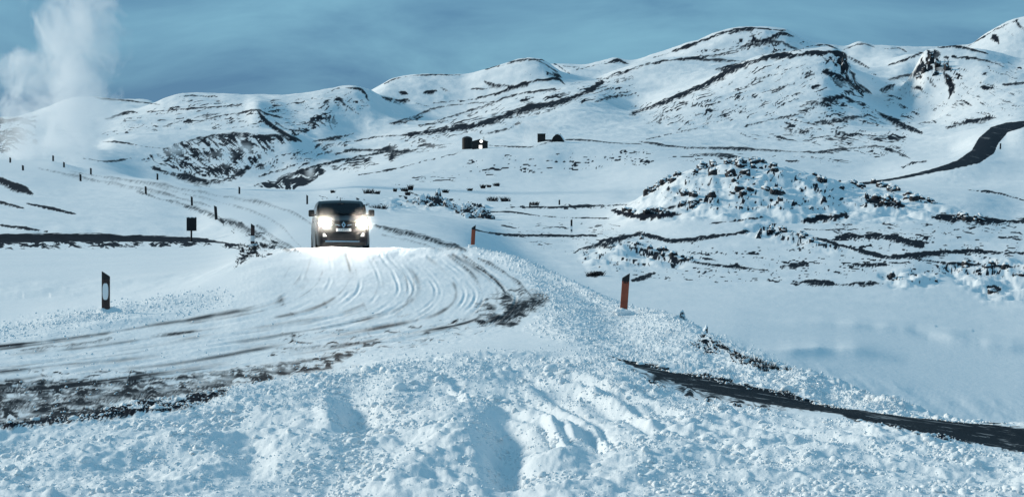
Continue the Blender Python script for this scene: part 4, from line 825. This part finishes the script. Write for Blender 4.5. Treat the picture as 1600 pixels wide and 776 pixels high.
b_ = bmesh.new(); cyl(b_, (4 * k, 0, 8 * k), (4 * k, 0, 12.5 * k), .07, .07, 8); bmo('vent_pipe', b_, M_HUT, h3)

# ------------------------------------------------------------------ rocks
def rock(px, pyb, wpx, hpx, dmin, dmax, seed, label, lean=0, m_=None, name='lava_rock', cat='rock', sub=4, depth=.8, rough=.55, grp=None, sink=.0):
    p = ground(px, pyb, dmin, dmax); k = p.y / F
    o = rock_mesh(name, sub, wpx / 2 * k * .8, wpx / 2 * k * depth, hpx * k * .85, seed, rough, lean, m_ or M_ROCK)
    o.location = (p.x, p.y + wpx / 2 * k * depth * .7, p.z - sink * k); return tag(o, label, cat, grp)
rock(1066, 497, 15, 16, 27, 36, 7, 'small black boulder on top of the embankment beyond the leaning orange post', 0, sub=3, name='boulder')
rock(1103, 520, 12, 13, 24, 34, 9, 'pointed black stone stuck in the embankment edge above the dry stalks', 0, sub=3, name='boulder')
rock(1551, 458, 26, 14, 70, 140, 11, 'dark hollow boulder capped with snow at the edge of the smooth field', 0, sub=3, name='boulder')
rock(1185, 372, 14, 18, 110, 185, 12, 'sharp upright lava spike with snowy flank below the lava mound', .2, sub=3)
rock(1003, 374, 10, 10, 110, 185, 13, 'small dark lava knob on the black streak in front of the mound', .1, sub=3)
def crag(spots, dmin, dmax, label, name='crag', part='buttress', m_=None, cat='crag', sub=3):
    """one broken cliff of several buttresses"""
    root = None
    for i, (px, pyb, w_, h_) in enumerate(spots):
        p = ground(px, pyb, dmin, dmax); k = p.y / F
        if root is None: root = empty(name, p, 0, label, cat); p0 = p
        o = rock_mesh(part, sub, w_ / 2 * k * (1 if m_ is None else 1.25), w_ / 2 * k * .9, h_ * k * (.8 if m_ is None else .78), 31 + i * 1.7 + px * .01, .9, .12 * math.sin(i * 2.1), m_ or M_CRAG)
        o.parent = root; o.location = (p.x - p0.x, p.y - p0.y + w_ * .2 * k, p.z - p0.z - .12 * h_ * k)
crag([(658, 318, 24, 30), (648, 318, 18, 18), (668, 320, 18, 24), (684, 320, 20, 30), (692, 320, 18, 28), (700, 323, 20, 20), (640, 318, 16, 9), (676, 322, 22, 14)], 160, 240, 'twin-peaked snow-plastered lava outcrop beyond the road, nearest the van', 'rock_outcrop', 'rock', M_ROCK, 'rock outcrop', 4)
crag([(724, 333, 24, 28), (736, 337, 28, 26), (748, 340, 26, 22), (757, 341, 18, 20), (716, 328, 16, 16), (730, 341, 26, 12), (764, 342, 16, 8)], 160, 240, 'long dark lava outcrop with snow on its back, behind the smaller orange post', 'rock_outcrop', 'rock', M_ROCK, 'rock outcrop', 4)
crag([(626, 318, 20, 12), (618, 320, 14, 8), (634, 319, 12, 8)], 160, 240, 'low snow-covered lava hump beside the twin-peaked outcrop', 'rock_outcrop', 'rock', M_ROCK, 'rock outcrop', 3)
crag([(1318, 108, 14, 26), (1306, 98, 16, 16), (1322, 122, 12, 16), (1334, 132, 12, 14), (1298, 92, 12, 10), (1345, 148, 10, 10)], 1150, 1420, 'black broken rock crag on the snowy ridge crest above a dark gully')
crag([(1455, 100, 18, 22), (1445, 112, 14, 18), (1468, 104, 16, 20), (1480, 110, 14, 16), (1436, 120, 12, 10), (1462, 118, 14, 12), (1484, 126, 10, 14)], 1150, 1420, 'broad black rock crag standing on the col between two snowy ridges')

V1, F1 = ico(1); V2, F2 = ico(2)
def merged(name, pts, V, Fc, material, label, cat, jit=.28, flat=.75, smooth_=False, vary=None):
    """many small irregular lumps as one mesh; pts = rows of x,y,z,size"""
    n = len(pts); base = V[None] * (1 + jit * rng.normal(size=(n, len(V), 1)))
    a = rng.uniform(0, 2 * np.pi, n); c, s = np.cos(a)[:, None], np.sin(a)[:, None]
    st = rng.uniform(.7, 1.35, (n, 3)); b = base * st[:, None, :]
    x = b[..., 0] * c - b[..., 1] * s; y = b[..., 0] * s + b[..., 1] * c; z = b[..., 2] * flat
    P = np.stack([x, y, z], -1) * pts[:, 3][:, None, None] + pts[:, None, :3]
    q = (Fc[None] + (np.arange(n) * len(V))[:, None, None]).reshape(-1, 3)
    me = bpy.data.meshes.new(name); me.vertices.add(n * len(V)); me.loops.add(len(q) * 3); me.polygons.add(len(q))
    me.vertices.foreach_set('co', P.astype(np.float32).ravel()); me.loops.foreach_set('vertex_index', q.astype(np.int32).ravel()); me.polygons.foreach_set('loop_start', np.arange(0, len(q) * 3, 3, dtype=np.int32))
    me.update(); me.validate(); o = link(name, me, material, None, smooth_); return tag(o, label, cat, None, 'stuff')
def scatter(weight, n, s0, s1, power=2.0, sink=.15):
    """random places on the visible relief, chosen by weight; size in photo pixels"""
    wgt = (weight * vis * (PX > -60) * (PX < 1660)).ravel(); wgt = wgt / wgt.sum()
    ii = rng.choice(len(wgt), n, p=wgt); s = (s0 + (s1 - s0) * rng.random(n) ** power) / F * D.ravel()[ii]
    cw = step / F * D.ravel()[ii] * rng.uniform(-.5, .5, n)
    return np.stack([VX[ii] + cw, VY[ii], VZ[ii] + s * (.35 - sink), s], -1)
clump = sstep(-.1, .5, fbm(X / .8, D / 1.1, 3, 501))
fw = FORE * (.03 + clump ** 2) * (PY > 560) * (PY < 800)
merged('snow_chunks', scatter(fw, 2600, 1.6, 7.0, 2.6, .3), V2, F2, M_CHUNK, 'loose white snow chunks strewn over the foreground bank', 'snow chunks', .20, .75, False)
merged('snow_clods', scatter(FORE * clump ** 2 * (PY > 575) * (PY < 800), 190, 4.5, 11, 1.6, .38), *ico(3), M_CHUNK, 'large angular snow clods half buried in the foreground bank', 'snow clods', .07, .7, False)
merged('snow_grit', scatter(FORE * (.12 + clump) * (PY > 560) * (PY < 800), 17000, .5, 2.6, 2.0, .2), V1, F1, M_CHUNK, 'small snow grains sprinkled over the foreground bank', 'snow grit', .24, .8, False)
ew = (EMB + .8 * LBERM) * (.3 + clump) + .5 * FORE * (PY < 640) + .05 * m_near * sstep(470, 600, PY)
merged('snow_crumbs', scatter(ew, 15000, .6, 2.4, 2.2), V1, F1, M_CHUNK, 'fine snow crumbs covering the embankment and berm', 'snow crumbs', .18, .9, True)
# lava rubble along the broken crests
def along(lines, per, spread):
    wgt = np.zeros(D.shape)
    for wd, pts in lines:
        def f(w):
            dd, t, _ = polydist(PX[w], PY[w], pts); wgt[w] = np.maximum(wgt[w], np.exp(-(dd / wd) ** 2))
        apply(f, pts, wd * 3, 70, 260)
    return wgt ** 1.6 * sstep(.05, .45, fbm(PX / 14, PY / 6, 3, 601))
RUB = [(4, [(1000, 312), (1030, 290), (1060, 276)]), (6, [(1085, 266), (1110, 258), (1125, 266), (1150, 256), (1190, 258), (1210, 262)]), (5, [(1140, 275), (1175, 285), (1160, 272)]), (4, [(1060, 300), (1085, 308), (1110, 305)]), (6, [(1140, 300), (1165, 302), (1200, 300), (1222, 306)]),
       (7, [(1280, 280), (1300, 288), (1310, 294)]), (5, [(1335, 285), (1350, 300), (1375, 315), (1400, 318)]), (4, [(1370, 290), (1400, 300)]), (5, [(1000, 335), (1060, 322), (1100, 315)]), (4, [(1250, 330), (1290, 325)]), (4, [(1420, 308), (1460, 318)]), (5, [(1190, 358), (1230, 362), (1270, 376)]), (4, [(965, 378), (1010, 388), (1080, 408)]),
       (3, [(1380, 436), (1410, 430), (1460, 440)]), (4, [(1480, 416), (1530, 424), (1560, 418), (1600, 430)]), (3, [(960, 332), (1000, 334)]), (3, [(1470, 338), (1550, 345)])]
merged('lava_rubble', scatter(along(RUB, 0, 0), 700, .9, 6.5, 2.4, .05), V2, F2, M_PEB, 'black lava rubble breaking through the snow mound', 'rubble', .22, 1.15, False)

# ------------------------------------------------------------------ shrubs and dry stalks
def tuft(n, r, hgt, seed, spread=.5, wid=.012):
    rd_ = random.Random(seed); v = []; f = []
    for i in range(n):
        a = rd_.uniform(0, 6.283); q = r * math.sqrt(rd_.random()); x, y = q * math.cos(a), q * math.sin(a) * .6
        hh = hgt * rd_.uniform(.4, 1); lx, ly = rd_.uniform(-spread, spread) * hh + x * .3, rd_.uniform(-spread, spread) * hh
        b = len(v); w_ = wid * rd_.uniform(.6, 1.3); t_ = rd_.uniform(0, 3.14); wx, wy = w_ * math.cos(t_), w_ * math.sin(t_)
        v += [(x - wx, y - wy, -.1 * hgt), (x + wx, y + wy, -.1 * hgt), (x + lx * .5 + wx * .8, y + ly * .5 + wy * .8, hh * .6), (x + lx * .5 - wx * .8, y + ly * .5 - wy * .8, hh * .6), (x + lx, y + ly, hh)]
        f += [(b, b + 1, b + 2, b + 3), (b + 3, b + 2, b + 4)]
    return v, f
SHRUBS = [(576, 303, 16, 7), (589, 303, 8, 5), (617, 299, 5, 5), (632, 299, 10, 6), (641, 297, 8, 8), (637, 305, 7, 6), (696, 301, 9, 5), (734, 298, 8, 4), (755, 294, 6, 6), (764, 292, 5, 4), (776, 290, 9, 5), (770, 314, 16, 7), (790, 315, 14, 7), (836, 321, 12, 6), (592, 326, 26, 6), (520, 301, 6, 4)]
SHL = ['wide dark leafless shrub just behind the roof of the van', 'narrow dark shrub beside the wide shrub behind the van', 'single tiny shrub between the van and the twin-peaked outcrop', 'bushy dark shrub at the foot of the low snowy hump', 'tallest dark shrub of the cluster beside the twin-peaked outcrop', 'small shrub in front of the tallest one by the outcrop',
       'dark shrub half hidden behind the twin-peaked outcrop', 'low shrub at the lower end of the short row up the slope', 'upright shrub in the middle of the short row up the slope', 'tiny shrub between the upright and the uppermost one of the row', 'uppermost shrub of the short row up the slope', 'wide spiky shrub beyond the long dark outcrop', 'second spiky shrub beyond the long dark outcrop, beside the first', 'low shrub next to the short black stake', 'long low scrubby shrub beside the right wing mirror of the van', 'tiny shrub alone on the slope above the van roof']
for i, (px, py, w_, h_) in enumerate(SHRUBS):
    p = ground(px, py, 150, 420); k = p.y / F; v, f = tuft(120, w_ / 2 * k, h_ * k * 1.25, i, .5, .38 * k)
    o = pyd('shrub', v, f, M_TWIG); o.location = p
    tag(o, SHL[i], 'shrub', 'shrubs on the snow slopes')
p = ground(930, 430, 70, 130); k = p.y / F; v, f = tuft(140, 14 * k, 9 * k, 77, .7, .5 * k); o = pyd('shrub', v, f, M_TWIG); o.location = p; tag(o, 'spreading dark bush in a wind-scooped hollow of the snow field', 'bush')
def stalks(name, spots, label, cat, n, r, hgt, wid):
    v = []; f = []
    for i, (px, py, d0, d1, sc_) in enumerate(spots):
        p = ground(px, py, d0, d1); k = p.y / F; a, b = tuft(n, r * k * sc_, hgt * k * sc_, 100 + i, .9, wid * k)
        o_ = len(v); v += [(q[0] + p.x, q[1] + p.y, q[2] + p.z) for q in a]; f += [tuple(x + o_ for x in q) for q in b]
    return tag(pyd(name, v, f, M_TWIG), label, cat, None, 'stuff')
sp = []
for t in np.linspace(0, 1, 46):
    px = 1098 + 132 * t; py = np.interp(px, [1060, 1120, 1160, 1230], [496, 534, 553, 578])
    sp.append((px, py + 3 + rng.uniform(0, 1) * (4 if t < .3 else 16 * math.sin(math.pi * min(1, t * 1.05))), 19, 33, rng.uniform(.5, 1.15) * (.55 if t < .35 else 1)))
stalks('dry_stalks', sp, 'dry dark stalks poking out of the embankment edge', 'dry stalks', 20, 6, 12, .5)
sp = [(rng.uniform(372, 432), rng.uniform(383, 402), 45, 90, rng.uniform(.5, 1.)) for _ in range(34)]
stalks('roadside_scrub', sp, 'dark snow-flecked scrub round the banded marker post', 'scrub', 12, 6, 6, .5)

# ------------------------------------------------------------------ steam from the hot springs
def steam(name, px0, px1, py_top, py_bot, d, depth, dens, scale, label, seed, lo=.46, soft=True):
    x0, x1 = (px0 - CX) / F * d, (px1 - CX) / F * d; z0, z1 = CAMZ + (HY - py_bot) / F * d, CAMZ + (HY - py_top) / F * d
    b_ = bmesh.new(); box(b_, (0, 0, .5), (1, 1, 1)); o = bmo(name, b_, None)
    o.location = ((x0 + x1) / 2, d, z0); o.scale = (x1 - x0, depth, z1 - z0); tag(o, label, 'steam', None, 'stuff')
    m_ = bpy.data.materials.new(name); m_.use_nodes = True; t = m_.node_tree; t.nodes.clear()
    out = t.nodes.new('ShaderNodeOutputMaterial'); pv = t.nodes.new('ShaderNodeVolumePrincipled'); tcn = t.nodes.new('ShaderNodeTexCoord'); geo = t.nodes.new('ShaderNodeNewGeometry')
    pv.inputs['Color'].default_value = (.96, .97, .98, 1); pv.inputs['Anisotropy'].default_value = .1
    mpn = t.nodes.new('ShaderNodeMapping'); mpn.inputs['Location'].default_value = (seed, seed * 2, 0); mpn.inputs['Scale'].default_value = (scale, scale, scale * .8)
    t.links.new(geo.outputs['Position'], mpn.inputs['Vector']); nzz = noise_node(t, 1, 6, .58, mpn.outputs['Vector']); nzz.inputs['Distortion'].default_value = .9
    # fades out towards the sides and the ends of the plume
    sx = t.nodes.new('ShaderNodeSeparateXYZ'); t.links.new(tcn.outputs['Object'], sx.inputs[0])
    def mth(op, a, b=None):
        n_ = t.nodes.new('ShaderNodeMath'); n_.operation = op
        for i, q in enumerate((a, b)):
            if q is None: continue
            if isinstance(q, (int, float)): n_.inputs[i].default_value = q
            else: t.links.new(q, n_.inputs[i])
        return n_.outputs[0]
    rr = mth('ADD', mth('POWER', mth('ABSOLUTE', mth('MULTIPLY', sx.outputs['X'], 2.0)), 2.0), mth('POWER', mth('ABSOLUTE', mth('MULTIPLY', sx.outputs['Y'], 2.0)), 2.0))
    ends = mth('ADD', mth('MAXIMUM', mth('SUBTRACT', .10, sx.outputs['Z']), 0.0), mth('MAXIMUM', mth('SUBTRACT', sx.outputs['Z'], .8), 0.0))
    thr = mth('ADD', mth('MULTIPLY', rr, .34), mth('MULTIPLY', ends, 2.2))
    val = mth('SUBTRACT', mth('SUBTRACT', nzz.outputs['Fac'], lo), thr)
    den = mth('MULTIPLY', mth('MINIMUM', mth('MAXIMUM', mth('MULTIPLY', val, 4.0), 0.0), 1.0), dens)
    t.links.new(den, pv.inputs['Density']); t.links.new(pv.outputs['Volume'], out.inputs['Volume']); o.data.materials.append(m_)
    return o
steam('steam_plume', 25, 215, -110, 262, 352, 24, .22, .13, 'tall white steam plume rising behind the climbing road', 3.1, .34)
steam('steam_plume', -30, 110, 50, 262, 372, 20, .24, .15, 'shorter billowing steam cloud beside the tall plume', 6.4, .36)
steam('steam_wisp', 790, 870, 182, 226, 545, 12, .20, .22, 'faint grey steam wisp drifting between the huts', 8.0, .34)
steam('steam_wisp', 640, 760, 208, 242, 545, 12, .10, .2, 'thin low steam drifting past the round tank', 5.0, .36)

# ------------------------------------------------------------------ added haze volume round each headlight to give the lamps a glow
b_ = bmesh.new()
for s_ in (-1, 1): bmesh.ops.create_icosphere(b_, subdivisions=3, radius=.68, matrix=Matrix.Translation((s_ * .70, -.12, .99)))
haze = bmo('headlight_haze', b_, None); haze.location = van.location; haze.rotation_euler = van.rotation_euler; tag(haze, 'added haze glowing around the headlights of the van', 'headlight haze', None, 'stuff')
m_ = bpy.data.materials.new('headlight_haze'); m_.use_nodes = True; t = m_.node_tree; t.nodes.clear()
out = t.nodes.new('ShaderNodeOutputMaterial'); pv = t.nodes.new('ShaderNodeVolumePrincipled'); tcn = t.nodes.new('ShaderNodeTexCoord')
ds = []
for s_ in (-1, 1):
    vd = t.nodes.new('ShaderNodeVectorMath'); vd.operation = 'DISTANCE'; t.links.new(tcn.outputs['Object'], vd.inputs[0]); vd.inputs[1].default_value = (s_ * .70, -.12, .99); ds.append(vd)
mi = t.nodes.new('ShaderNodeMath'); mi.operation = 'MINIMUM'; t.links.new(ds[0].outputs['Value'], mi.inputs[0]); t.links.new(ds[1].outputs['Value'], mi.inputs[1])
mr = t.nodes.new('ShaderNodeMapRange'); mr.interpolation_type = 'SMOOTHSTEP'; mr.inputs['From Min'].default_value = .66; mr.inputs['From Max'].default_value = .05; mr.inputs['To Min'].default_value = 0; mr.inputs['To Max'].default_value = .20
t.links.new(mi.outputs[0], mr.inputs['Value']); t.links.new(mr.outputs['Result'], pv.inputs['Density']); pv.inputs['Color'].default_value = (.97, .96, .94, 1); pv.inputs['Anisotropy'].default_value = .2
t.links.new(pv.outputs['Volume'], out.inputs['Volume']); haze.data.materials.append(m_)
